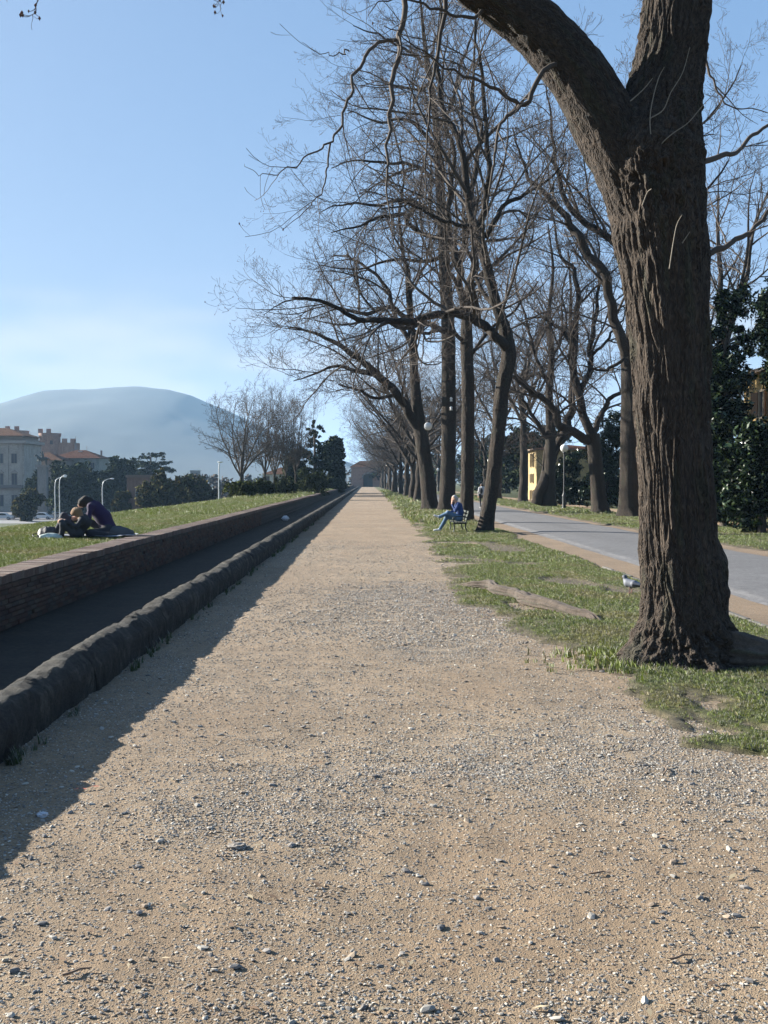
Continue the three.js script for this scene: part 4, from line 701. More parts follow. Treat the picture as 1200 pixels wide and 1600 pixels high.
{ // hedges and bushes on the rampart edge
  const HG = 'clipped hedge and round bushes on the lawn edge', r = rngOf(821);
  const a = at(357, 778, 88), b = at(425, 778, 97), gb = new GB(), bl = []; for (let k = 0; k < 12; k++) { const t = (k + 0.5) / 12; bl.push([lerp(0, b.x - a.x, t), 0.95, lerp(0, -9, t), 0.75, 0.95, 0.75]); bl.push([lerp(0, b.x - a.x, t), 1.45, lerp(0, -9, t), 0.7, 0.45, 0.7]); }
  leafTree('clipped_hedge', 'square clipped hedge with straight left end beyond the lawn', 'hedge', HG, V(a.x, 0.05, -88), bl, 6500, 0.11, [[0.11, 0.13, 0.04], [0.09, 0.11, 0.035]], leafMat, 0, 0, 822);
  for (const [px, ty, hw, d, s, l] of [[388, 754, 14, 84, 823, 'low round bush in front of the clipped hedge'], [440, 744, 26, 100, 824, 'round bush in the middle of the bush group'], [486, 733, 34, 108, 825, 'biggest round bush below the ragged conifer'], [530, 748, 16, 170, 826, 'far low bush at the end of the lawn'], [415, 750, 16, 94, 827, 'small bush between hedge and round bushes']]) {
    const c = at(px, 752.5, d), R = hw / F * d, top = (752.5 - ty) / F * d + EYE, bl2 = []; for (let k = 0; k < 5; k++) bl2.push([(r() - 0.5) * R, top * (0.35 + 0.25 * r()), (r() - 0.5) * R, R * 0.65, top * 0.42, R * 0.65]);
    leafTree('round_bush', l, 'bush', HG, V(c.x, 0.1, -d), bl2, 3000, 0.13, [[0.045, 0.06, 0.025], [0.06, 0.07, 0.03]], leafMat, 0, 0, s);
  }
  // ivy-grown post at the far end of the wall
  const p = at(543, 752, 225), pg = group('ivy_post', 'dark ivy covered post rising from the far end of the wall', 'post', null, V(-4.4, 0, -225)); mesh('post', boxGeo(-0.12, 0.12, 0.6, 3.0, -0.12, 0.12, 0.02), std(col(0.5, 0.48, 0.42), 0.8), pg); const ig = new GB(); leaves(ig, [[-0.15, 1.2, 0, 0.5, 1.0, 0.5], [-0.2, 2.2, 0, 0.28, 0.8, 0.3], [0, 0.7, 0, 0.7, 0.5, 0.5]], 900, 0.12, EVER, r); mesh('foliage', ig.build(), leafMat, pg);
}
{ // magnolias and garden trees on the right
  const MG = 'glossy dark magnolias on the right';
  const M = (label, px, d, blobs, n, seed, tr) => { const c = at(px, 752.5, d), k = d / F; return leafTree('magnolia_tree', label, 'tree', MG, V(c.x, 0, -d), blobs.map(([bx, by, br, sq = 1]) => [(bx - px) * k, (752.5 - by) * k + EYE, (hash3(bx, by, 1) - 0.5) * br * k, br * k, br * k * sq, br * k]), n * 2, 0.105, MAG, glossyLeaf, tr, 0.16, seed); };
  M('tall dark magnolia directly right of the great tree trunk', 1132, 43, [[1138, 478, 32], [1118, 520, 30], [1150, 540, 30], [1128, 590, 42], [1120, 660, 42], [1140, 650, 32], [1125, 720, 46], [1150, 740, 40], [1120, 775, 44, 0.7], [1155, 590, 22], [1130, 795, 44, 0.55], [1155, 790, 40, 0.6], [1115, 800, 36, 0.6], [1105, 620, 30], [1108, 700, 34]], 15000, 831, 8);
  M('magnolia treetop at the right edge above the yellow house', 1222, 45, [[1205, 470, 30], [1195, 530, 32], [1230, 500, 50], [1240, 580, 45], [1210, 560, 26], [1250, 680, 50]], 9000, 832, 8.5);
  M('glossy bright leaved magnolia bush below the yellow house window', 1190, 38, [[1190, 690, 40], [1170, 730, 46], [1205, 745, 46], [1160, 775, 36, 0.7], [1195, 785, 40, 0.6], [1215, 700, 40], [1165, 808, 34, 0.6], [1200, 812, 40, 0.6]], 9500, 833, 1.6);
  M('low glossy magnolia right behind the globe lamp', 882, 84, [[885, 735, 22], [878, 760, 26], [895, 770, 24], [868, 775, 18, 0.7], [893, 720, 18]], 6500, 834, 2);
  M('taller magnolia between the forked tree and the massive straight trunk', 948, 76, [[955, 665, 24], [945, 700, 28], [962, 730, 30], [940, 750, 30], [955, 775, 30, 0.7], [930, 700, 20], [920, 775, 24, 0.7]], 9500, 835, 4);
  const r = rngOf(840), DG = 'dark garden trees far across the road';
  [[20, 128, 9], [25, 140, 10], [22, 165, 11], [29, 185, 12], [24, 215, 12], [34, 240, 13], [27, 270, 13], [21, 310, 13], [36, 120, 9], [44, 150, 11]].forEach(([x, d, h], k) => { const bl = []; for (let i = 0; i < 6; i++) bl.push([(r() - 0.5) * h * 0.4, h * (0.2 + 0.12 * i), (r() - 0.5) * h * 0.4, h * 0.26, h * 0.2, h * 0.26]); leafTree('garden_tree', `dark leafy garden tree, ${['first', 'second', 'third', 'fourth', 'fifth', 'sixth', 'seventh', 'eighth', 'ninth', 'tenth'][k]} of those beyond the small yellow house`, 'tree', DG, V(x, 0, -d), bl, 2600, 0.0018 * d + 0.05, EVER, leafMat, h * 0.4, 0.25, 841 + k); });
}
// far town greenery, one mass
{
  const gb = new GB(), r = rngOf(861);
  for (let k = 0; k < 46; k++) { const px = lerp(40, 560, k / 45), d = 330 + 160 * r(), c = at(px, 752.5, d), h = 6 + 7 * r(); leaves(gb, [[c.x, -6.5 + h * 0.5, -d, 6 + 4 * r(), h * 0.55, 5]], 330, 0.95, r() < 0.55 ? [[0.11, 0.085, 0.065], [0.09, 0.075, 0.06]] : EVER, r); }
  for (let k = 0; k < 40; k++) { const px = lerp(620, 1400, k / 39), d = 330 + 160 * r(), c = at(px, 752.5, d), h = 9 + 7 * r(); leaves(gb, [[c.x, h * 0.45, -d, 8 + 4 * r(), h * 0.5, 5]], 330, 1.0, r() < 0.4 ? [[0.11, 0.085, 0.065], [0.09, 0.075, 0.06]] : EVER, r); }
  const m = mesh('treeline', gb.build(), leafMat); m.userData.kind = 'stuff'; m.userData.label = 'far band of mixed woodland behind the town';
}

// ================================================================ BUILDINGS
const plain = (c, rough = 0.9, rep = 0.6) => std(col(...c), rough, { map: grainTex.wall ??= grainTex(0.78, 1, 0.6) });
const glassMat = new THREE.MeshPhysicalMaterial({ color: col(0.02, 0.025, 0.03), roughness: 0.08, metalness: 0 });
// a building: box in its own axes, front on +z (width along x); windows are openings' frames with panes set back
function shell(g, w, dep, y0, y1, mat) { return mesh('wall', boxGeo(-w / 2, w / 2, y0, y1, -dep, 0), mat, g); }
function windowPart(g, x, y, w, h, frameMat, paneMat, opt = {}) {
  const o = new THREE.Group(); o.name = 'window'; o.position.set(x, y, 0); g.add(o);
  const t = opt.t ?? 0.12; mesh('frame', mergeGeometries([boxGeo(-w / 2 - t, -w / 2, -h / 2 - t, h / 2 + t, 0.003, 0.10), boxGeo(w / 2, w / 2 + t, -h / 2 - t, h / 2 + t, 0.003, 0.10), boxGeo(-w / 2, w / 2, h / 2, h / 2 + t, 0.003, 0.10), boxGeo(-w / 2, w / 2, -h / 2 - t, -h / 2, 0.003, 0.16), boxGeo(-0.03, 0.03, -h / 2, h / 2, 0.012, 0.05)]), frameMat, o);
  mesh('pane', boxGeo(-w / 2, w / 2, -h / 2, h / 2, 0.002, 0.011), paneMat, o);
  if (opt.shutter) for (const s of [-1, 1]) { const sh = mesh('shutter', boxGeo(s < 0 ? -w * 0.5 : 0, s < 0 ? 0 : w * 0.5, -h / 2, h / 2, 0, 0.05), opt.shutter, o); sh.position.set(s * (w / 2 + t + 0.01), 0, 0.10); sh.rotation.y = s * -(opt.swing ?? 0.15); }
  if (opt.pediment) { const s = new THREE.Shape(); s.moveTo(-w / 2 - 0.35, 0); s.lineTo(w / 2 + 0.35, 0); s.lineTo(0, 0.75); s.closePath(); const p = new THREE.ExtrudeGeometry(s, { depth: 0.35, bevelEnabled: false }); p.translate(0, h / 2 + t + 0.1, 0.003); mesh('pediment', p, frameMat, o); }
  return o;
}
function hipRoof(g, w, dep, y, h, over, mat, name = 'roof') {
  const gb = new GB(), a = w / 2 + over, z0 = over, z1 = -dep - over, rl = Math.max(0, w / 2 - dep / 2 * 0.9), zm = -dep / 2, P = [[-a, y, z0], [a, y, z0], [a, y, z1], [-a, y, z1], [-rl, y + h, zm], [rl, y + h, zm]];
  const f = (...ids) => { const v = ids.map((i) => V(...P[i])), n = V().crossVectors(v[1].clone().sub(v[0]), v[2].clone().sub(v[0])).normalize(), k = v.map((p) => gb.vert(p.x, p.y, p.z, n.x, n.y, n.z, p.x, p.z + p.y)); for (let i = 1; i + 1 < k.length; i++) gb.tri(k[0], k[i], k[i + 1]); };
  f(0, 1, 5, 4); f(2, 3, 4, 5); f(1, 2, 5); f(3, 0, 4); f(3, 2, 1, 0); return mesh(name, gb.build(), mat, g);
}
const tileTex = tex(256, (i, j) => { const c = 0.72 + 0.28 * Math.abs(Math.sin(i / 256 * Math.PI * 16)), n = hash3(Math.floor(i / 16), Math.floor(j / 20), 3) * 0.25 + 0.8; return [200 * c * n, 190 * c * n, 182 * c * n]; }, true, 0.25);
const roofOf = (c) => new THREE.MeshPhysicalMaterial({ color: c, roughness: 1, specularIntensity: 0.1, map: tileTex }), roofMat = roofOf(col(0.22, 0.11, 0.075)), roofMat2 = roofOf(col(0.25, 0.15, 0.105));
{ // arched gatehouse at the end of the path
  const c = at(575, 752.5, 370), g = group('arched_gatehouse', 'low brick gatehouse with dark arched door closing the path', 'building', null, V(c.x, 0, -370)); g.scale.setScalar(0.82);
  const s = new THREE.Shape(); s.moveTo(-7.2, -0.2); s.lineTo(7.2, -0.2); s.lineTo(7.2, 8); s.lineTo(-7.2, 8); s.closePath(); const h = new THREE.Path(); h.moveTo(-2.05, 0.02); h.lineTo(-2.05, 3.6); h.absarc(0, 3.6, 2.05, Math.PI, 0, true); h.lineTo(2.05, 0.02); h.closePath(); s.holes.push(h);
  const wg = new THREE.ExtrudeGeometry(s, { depth: 1.2, bevelEnabled: false, curveSegments: 14 }); mesh('wall', wg, std(col(0.40, 0.26, 0.20), 0.95, { map: grainTex.wall ??= grainTex(0.78, 1, 0.6) }), g);
  mesh('side_wall', boxGeo(-7.1, 7.1, -0.2, 7.95, -9, -0.02), plain([0.36, 0.24, 0.19]), g);
  const ring = new THREE.Shape(); ring.absarc(0, 3.6, 2.7, 0, Math.PI, false); ring.absarc(0, 3.6, 2.06, Math.PI, 0, true); mesh('arch', new THREE.ExtrudeGeometry(ring, { depth: 0.2, bevelEnabled: false, curveSegments: 14 }).translate(0, 0, 1.19), plain([0.30, 0.28, 0.26]), g);
  for (const x of [-1, 1]) mesh('door', boxGeo(x < 0 ? -2.04 : 0.02, x < 0 ? -0.02 : 2.04, 0, 5.6, 0.3, 0.42), std(col(0.03, 0.045, 0.05), 0.7), g);
  mesh('cornice', boxGeo(-7.5, 7.5, 8, 8.5, -9.3, 1.6), plain([0.30, 0.2, 0.16]), g); hipRoof(g, 15, 9, 8.5, 2.8, 0.6, roofMat2);
}
{ // small yellow house across the road; its sunlit end looks left
  const g = group('yellow_house', 'small pale yellow house glimpsed left of the globe lamp', 'house', null, V(17.0, 0, -107.6)); g.rotation.y = -Math.PI / 2;
  const y = plain([0.42, 0.31, 0.145]), fr = plain([0.28, 0.22, 0.13]), dk = std(col(0.05, 0.055, 0.035), 0.6);
  shell(g, 5.4, 6.5, -0.2, 5.05, y); mesh('eave', boxGeo(-3.1, 3.1, 5.052, 5.2, -6.9, 0.45), plain([0.2, 0.15, 0.11]), g); hipRoof(g, 5.6, 6.6, 5.203, 0.5, 0.35, roofMat);
  for (const x of [-0.75, 0.75]) { windowPart(g, x, 4.1, 0.62, 1.25, fr, dk, { t: 0.08 }); windowPart(g, x, 2.25, 0.75, 0.8, fr, dk, { t: 0.08 }); windowPart(g, x, 0.55, 0.6, 0.85, fr, dk, { t: 0.08 }); }
  mesh('antenna', boxGeo(-0.02, 0.02, 5.6, 6.6, -2.02, -1.98), std(col(0.1, 0.1, 0.1), 0.5), g);
}
{ // large yellow house at the right edge
  const g = group('yellow_villa', 'tall yellow villa with brown shutters at the right edge', 'house', null, V(21.8, 0, -50.5)); g.rotation.y = -Math.PI / 2;
  const y = plain([0.44, 0.30, 0.12]), fr = plain([0.36, 0.29, 0.2]), br = std(col(0.16, 0.085, 0.04), 0.7);
  shell(g, 20, 10, -0.3, 7.85, y); mesh('eave', boxGeo(-10.5, 10.5, 7.852, 8.05, -10.6, 0.6), plain([0.17, 0.13, 0.10]), g); hipRoof(g, 20.4, 10, 8.053, 1.6, 0.5, roofMat);
  mesh('string_course', boxGeo(-10.05, 10.05, 4.1, 4.35, -9.9, 0.12), plain([0.55, 0.42, 0.24]), g);
  for (const x of [-6.9, -3.0, 1.0, 5.0]) { windowPart(g, x, 6.15, 0.95, 1.4, fr, glassMat, { shutter: br, swing: 0.5 }); windowPart(g, x, 2.3, 1.0, 1.6, fr, glassMat, { shutter: br, swing: 0.35 }); }
  const gate = group('wooden_gate', 'small wooden garden gate below the yellow villa', 'gate', null, V(20.3, 0, -53.6)); gate.rotation.y = -Math.PI / 2; for (let k = 0; k < 9; k++) mesh('plank', boxGeo(-0.1, 0.1, 0.03, 1.25, -0.02, 0.02, 0.004), std(col(0.42 - 0.02 * (k % 3), 0.28, 0.13), 0.8), gate).position.x = -0.9 + k * 0.225; for (const yy of [0.3, 1.0]) mesh('rail', boxGeo(-1.05, 1.05, yy, yy + 0.09, -0.07, -0.022), br, gate); for (const x of [-1.12, 1.12]) mesh('post', boxGeo(x - 0.07, x + 0.07, 0, 1.4, -0.07, 0.07, 0.01), br, gate);
}
{ // palace, castle towers, red-roofed house
  const st = plain([0.44, 0.38, 0.31]), fr = plain([0.40, 0.34, 0.28]), dk = std(col(0.05, 0.05, 0.055), 0.5);
  const corner = at(38, 752.5, 300).x, g = group('stone_palace', 'pale stone palace with pedimented windows at the left edge', 'building', null, V(corner - 14, -6.5, -300));
  shell(g, 28, 16, -0.2, 19.2, st); mesh('cornice', boxGeo(-14.8, 14.8, 19.202, 20.1, -16.8, 0.8), fr, g); mesh('attic', boxGeo(-13.4, 13.4, 20.102, 21.4, -15.4, -0.6), plain([0.36, 0.30, 0.25]), g); hipRoof(g, 27.4, 15.4, 21.403, 2.6, 0.8, roofMat2); mesh('string_course', boxGeo(-14.1, 14.1, 6.0, 6.5, -15.9, 0.18), fr, g); mesh('balcony', boxGeo(-14.02, 13.6, 6.502, 7.4, 0.0, 0.9), plain([0.2, 0.17, 0.15]), g);
  for (let k = 0; k < 7; k++) { const x = 11.2 - k * 3.9; windowPart(g, x, 15.0, 1.5, 2.7, fr, dk); windowPart(g, x, 9.1, 1.5, 3.2, fr, dk, { pediment: true }); windowPart(g, x, 3.0, 1.6, 3.2, fr, dk); mesh('pilaster', boxGeo(x + 1.6, x + 2.3, 7.5, 19.2, 0.003, 0.22), st, g); }
  const br = plain([0.36, 0.22, 0.17]), d2 = 385, k2 = d2 / F;
  const tower = (label, x0, x1, yt, dd, merl) => { const a = at(x0, 752.5, dd).x, b = at(x1, 752.5, dd).x, kk = dd / F, top = (752.5 - yt) * kk + EYE + 6.5, w = b - a, o = group('castle_tower', label, 'tower', 'brick castle towers behind the palace', V((a + b) / 2, -6.5, -dd)); const cyl = new THREE.CylinderGeometry(w / 2, w / 2, top, 26); cyl.translate(0, top / 2, -w / 2); mesh('wall', cyl, br, o); mesh('parapet', new THREE.CylinderGeometry(w / 2 + 0.3, w / 2 + 0.25, 1.2, 26).translate(0, top - 0.35, -w / 2), plain([0.33, 0.21, 0.165]), o); for (const m of merl) mesh('merlon', boxGeo((m - 0.5) * w - 0.7, (m - 0.5) * w + 0.7, top + 0.253, top + 1.9, -w * 0.45 - 0.6, -w * 0.45 + 0.6), br, o); const wn = windowPart(o, w * 0.2, top - 3.2, 0.9, 1.4, br, dk); wn.position.z = 0.02 - w / 2 + Math.sqrt(w * w / 4 - w * w * 0.04); wn.rotation.y = 0.41; return o; };
  tower('round brick tower rising behind the palace roof', 5, 39, 674, 384, [0.08, 0.5]); tower('round brick tower in the middle of the castle', 58, 90, 678, 386, [0.05, 0.45]);
  const wl = (label, x0, x1, yt, dd, merl) => { const a = at(x0, 752.5, dd).x, b = at(x1, 752.5, dd).x, top = (752.5 - yt) * dd / F + EYE + 6.5, o = group('castle_wall', label, 'castle', 'brick castle walls behind the palace', V(a, -6.5, -dd)); mesh('wall', boxGeo(0, b - a, 0, top, -8, 0), br, o); for (const m of merl) mesh('merlon', boxGeo((b - a) * m - 0.8, (b - a) * m + 0.8, top + 0.002, top + 1.5, -1.4, -0.1), br, o); };
  wl('crenellated brick castle wall between the two round towers', 36, 62, 689, 388, [0.6]); wl('square end of the brick castle right of the round towers', 88, 116, 692, 388, [0.45, 0.92]);
  const a = at(82, 752.5, 330).x, b = at(155, 752.5, 330).x, h = group('red_roof_house', 'greyish house with broad red hipped roof behind the evergreens', 'house', null, V((a + b) / 2, -6.5, -330)); const W = b - a, top = (752.5 - 716) / F * 330 + EYE + 6.5;
  shell(h, W, 13, -0.2, top, plain([0.30, 0.30, 0.26])); hipRoof(h, W, 13, top + 0.003, 2.7, 0.9, roofMat); for (let k = 0; k < 4; k++) windowPart(h, -W * 0.36 + k * W * 0.24, top - 2.4, 1.2, 1.9, fr, dk); mesh('chimney', boxGeo(W * 0.42, W * 0.42 + 0.5, top + 0.5, top + 2.6, -7, -6.4), br, h); mesh('skylight', boxGeo(-0.6, 0.6, top + 2.2, top + 2.35, -5.6, -4.8), std(col(0.75, 0.75, 0.75), 0.3), h);
  // lower palace wing between palace and castle
  const wA = at(36, 752.5, 318).x, wB = at(96, 752.5, 318).x, wg = group('palace_wing', 'tile roofed wing between palace and red roof house', 'building', null, V((wA + wB) / 2, -6.5, -318)); shell(wg, wB - wA, 12, -0.2, 14.8, plain([0.32, 0.26, 0.22])); hipRoof(wg, wB - wA, 12, 14.803, 2.6, 0.7, roofMat2); for (let k = 0; k < 3; k++) windowPart(wg, (k - 1) * 3.6, 12, 1.2, 1.9, fr, dk);
  for (const [px, yt, dd, l] of [[119, 682, 388, 'tall thin mast beside the castle end'], [136, 697, 340, 'short thin mast above the red roof']]) { const m = at(px, 752.5, dd), tp = (752.5 - yt) / F * dd + EYE; const o = mesh('mast', new THREE.CylinderGeometry(0.09, 0.14, tp + 6.5, 6).translate(0, (tp + 6.5) / 2, 0), std(col(0.15, 0.15, 0.16), 0.6)); o.position.set(m.x, -6.5, -dd); tag(o, l, 'mast', 'rooftop masts'); }
  // brick gatehouse near the lower street, villa behind the bare trees
  const ga = at(198, 752.5, 205).x, gB = at(234, 752.5, 205).x, gt = group('brick_gatehouse', 'dark square brick gatehouse among the evergreens', 'building', null, V((ga + gB) / 2, -6.5, -205)); const gw = gB - ga; shell(gt, gw, 4, -0.2, 9.2, plain([0.24, 0.14, 0.11])); mesh('cornice', boxGeo(-gw / 2 - 0.2, gw / 2 + 0.2, 9.202, 9.7, -4.2, 0.2), plain([0.22, 0.15, 0.12]), gt); windowPart(gt, 0, 6, 0.9, 1.6, fr, dk);
  const va = at(412, 752.5, 215).x, vb = at(462, 752.5, 215).x, vl = group('low_villa', 'low white villa with orange roof behind the bare trees', 'house', null, V((va + vb) / 2, -2, -215)); shell(vl, vb - va, 8, -0.2, 5.4, plain([0.62, 0.60, 0.56])); hipRoof(vl, vb - va, 8, 5.403, 1.5, 0.5, roofMat2); for (let k = 0; k < 4; k++) windowPart(vl, (k - 1.5) * 1.6, 4.4, 0.6, 1.1, fr, dk);
  const fb = at(304, 752.5, 420); const fl = group('flat_block', 'small flat roofed block on the skyline beyond the trees', 'building', null, V(fb.x, -6.5, -420)); shell(fl, 3.4, 4, -0.2, 12.6, plain([0.34, 0.33, 0.32])); mesh('roof', boxGeo(-1.9, 1.9, 12.602, 12.95, -4.2, 0.2), plain([0.5, 0.5, 0.5]), fl); windowPart(fl, 0, 11, 1.0, 1.0, fr, dk);
}
// ================================================================ LAMPS, CARS, STATUE
const ironMat = std(col(0.035, 0.038, 0.04), 0.55, { metalness: 0.4 }), globeMat = std(col(0.66, 0.66, 0.64), 0.35), steelMat = std(col(0.42, 0.44, 0.45), 0.5, { metalness: 0.3 });
{
  const lathe = (pts, n = 18) => new THREE.LatheGeometry(pts.map(([a, b]) => new THREE.Vector2(a, b)), n);
  const G = 'globe lamps along the avenue';
  const p = group('globe_lamp', 'tall black lamp post with white globe across the road', 'lamp', G, V(13.5, 0.03, -71.6));
  mesh('pole', lathe([[0.0, 0], [0.17, 0], [0.17, 0.08], [0.12, 0.14], [0.12, 0.85], [0.15, 0.9], [0.10, 1.0], [0.07, 1.1], [0.055, 1.3], [0.055, 3.75], [0.09, 3.8], [0.12, 3.9], [0.0, 3.92]]), ironMat, p); mesh('globe', new THREE.SphereGeometry(0.27, 24, 16).translate(0, 4.15, 0), globeMat, p);
  copyOf(p, 'globe lamp post half hidden by the leaning tree across the road', V(13.5, 0.03, -115));
  copyOf(p, 'farthest globe lamp post across the road', V(13.5, 0.03, -199));
  const b = group('bollard_lamp', 'knee high globe lamp in front of the small yellow house', 'lamp', G, V(17.8, 0.0, -97)); mesh('pole', lathe([[0, 0], [0.1, 0], [0.06, 0.1], [0.04, 0.15], [0.04, 0.55], [0.08, 0.6], [0, 0.62]]), ironMat, b); mesh('globe', new THREE.SphereGeometry(0.19, 20, 14).translate(0, 0.78, 0), globeMat, b);
  const arm = (label, x, y, z, s = 1) => { const g = group('bracket_lamp', label, 'lamp', 'globe lamps fixed to tree trunks', V(x, y, z)), gb = new GB(); tube(gb, spline([V(0.72, 0.25, 0), V(0.4, 0.48, 0), V(0.08, 0.42, 0), V(0, 0.24, 0)], 14), Array(15).fill(0.03), 8); mesh('arm', gb.build(), ironMat, g); mesh('cap', new THREE.CylinderGeometry(0.07, 0.12, 0.08, 14).translate(0, 0.22, 0), ironMat, g); mesh('globe', new THREE.SphereGeometry(0.25, 22, 16).translate(0, -0.04, 0), globeMat, g); return g; };
  const q = at(669, 665, 65.1); arm('white globe lamp on a curved bracket from the tallest trunk', q.x, q.y, q.z); const q2 = at(611, 717, 199.6); arm('tiny white globe lamp on a far trunk beside the path', q2.x, q2.y, q2.z); const q3 = at(605, 727, 225.6); arm('farthest tiny globe lamp beside the path', q3.x, q3.y, q3.z);
  for (const [yy, l] of [[627, 'upper white insulator on the tallest trunk'], [641, 'lower white insulator on the tallest trunk']]) { const i = at(705, yy, 65.0), o = mesh('insulator', new THREE.LatheGeometry([[0, 0], [0.09, 0], [0.06, 0.1], [0.09, 0.16], [0.05, 0.24], [0, 0.25]].map(([a, c]) => new THREE.Vector2(a, c)), 12), globeMat); o.position.copy(i); tag(o, l, 'insulator', 'insulators on the tallest trunk'); }
  const SG = 'street lamps on the lower street';
  const street = (label, px, yt, d, dir) => { const c = at(px, 752.5, d), H = (752.5 - yt) / F * d + EYE + 6.5, g = group('street_lamp', label, 'lamp', SG, V(c.x, -6.5, -d)), gb = new GB(); tube(gb, spline([V(0, 0, 0), V(0, H * 0.45, 0), V(0, H * 0.82, 0), V(0.25 * dir, H * 0.93, 0), V(1.0 * dir, H * 0.985, 0), V(1.7 * dir, H, 0)], 24), Array.from({ length: 25 }, (_, i) => lerp(0.12, 0.06, i / 24)), 7); mesh('pole', gb.build(), steelMat, g); mesh('lamp_head', new THREE.SphereGeometry(0.5, 12, 8).scale(0.85, 0.28, 0.4).translate(2.0 * dir, H, 0), std(col(0.7, 0.7, 0.68), 0.3), g); };
  street('curved street lamp, left one of the close pair', 86, 745, 214, 1); street('curved street lamp, right one of the close pair', 93, 743, 206, 0.55); street('single curved street lamp against the dark evergreens', 160, 748, 216, 1); street('tall straight street pole beside the olive tinged trees', 342, 722, 168, 0.1);
}
{ // parked cars on the lower level
  const prof = [[-2.08, 0.32], [-2.1, 0.62], [-2.0, 0.86], [-1.55, 0.95], [-1.1, 1.32], [-0.6, 1.46], [0.35, 1.46], [0.8, 1.32], [1.15, 0.98], [1.75, 0.86], [2.05, 0.7], [2.1, 0.34]], sh = new THREE.Shape(); prof.forEach(([x, y], i) => i ? sh.lineTo(x, y) : sh.moveTo(x, y)); sh.closePath();
  const bodyG = new THREE.ExtrudeGeometry(sh, { depth: 1.46, bevelEnabled: true, bevelThickness: 0.12, bevelSize: 0.06, bevelSegments: 3 }).translate(0, 0, -0.73);
  const gl = new THREE.Shape(); [[-1.42, 0.98], [-1.05, 1.29], [-0.58, 1.4], [0.33, 1.4], [0.72, 1.28], [1.0, 0.98]].forEach(([x, y], i) => i ? gl.lineTo(x, y) : gl.moveTo(x, y)); gl.closePath(); const glG = new THREE.ExtrudeGeometry(gl, { depth: 1.72, bevelEnabled: false }).translate(0, 0, -0.86), tyreG = new THREE.CylinderGeometry(0.32, 0.32, 0.2, 16).rotateX(Math.PI / 2), rimG = new THREE.CylinderGeometry(0.19, 0.19, 0.22, 12).rotateX(Math.PI / 2), lampG = new THREE.SphereGeometry(0.12, 10, 8).scale(0.5, 0.7, 1.2), rub = std(col(0.02, 0.02, 0.02), 0.8);
  const G = 'cars parked on the lower level';
  const car = (label, px, d, c, turn, sc = 1) => { const p = at(px, 752.5, d), g = group('parked_car', label, 'car', G, V(p.x, -6.46, -d)); g.rotation.y = turn; g.scale.set(1, sc, 1); const paint = new THREE.MeshPhysicalMaterial({ color: col(...c), roughness: 0.35, metalness: 0.2, clearcoat: 0.8, clearcoatRoughness: 0.08 }); mesh('body', bodyG, paint, g); mesh('window', glG, glassMat, g); for (const x of [-1.3, 1.3]) for (const z of [-0.78, 0.78]) { const w = mesh('wheel', tyreG, rub, g); w.position.set(x, 0.32, z); mesh('rim', rimG, steelMat, w); } for (const z of [-0.55, 0.55]) { const l = mesh('headlight', lampG, std(col(0.7, 0.7, 0.7), 0.1), g); l.position.set(2.13, 0.68, z); } return g; };
  car('pale car cut by the left edge of the picture', 4, 232, [0.5, 0.52, 0.54], 0.1); car('dark car second from the left in the parked row', 30, 236, [0.03, 0.035, 0.045], 0.25); car('white car in the middle of the parked row', 66, 234, [0.72, 0.73, 0.74], 0.02); car('dark blue car right of the white one', 94, 238, [0.04, 0.06, 0.09], -0.2); car('grey car behind the gap of the parked row', 50, 252, [0.2, 0.21, 0.22], 0.3); car('dark red car farthest right behind the couple', 118, 250, [0.12, 0.03, 0.03], 0.1); car('blue grey car left of the brick gatehouse', 190, 226, [0.2, 0.26, 0.32], 0.4); car('white high van between the olive tinged trees', 240, 150, [0.78, 0.78, 0.76], 1.3, 1.25); car('white car farthest right under the trees beside the pole', 322, 160, [0.7, 0.7, 0.68], 0.5);
}
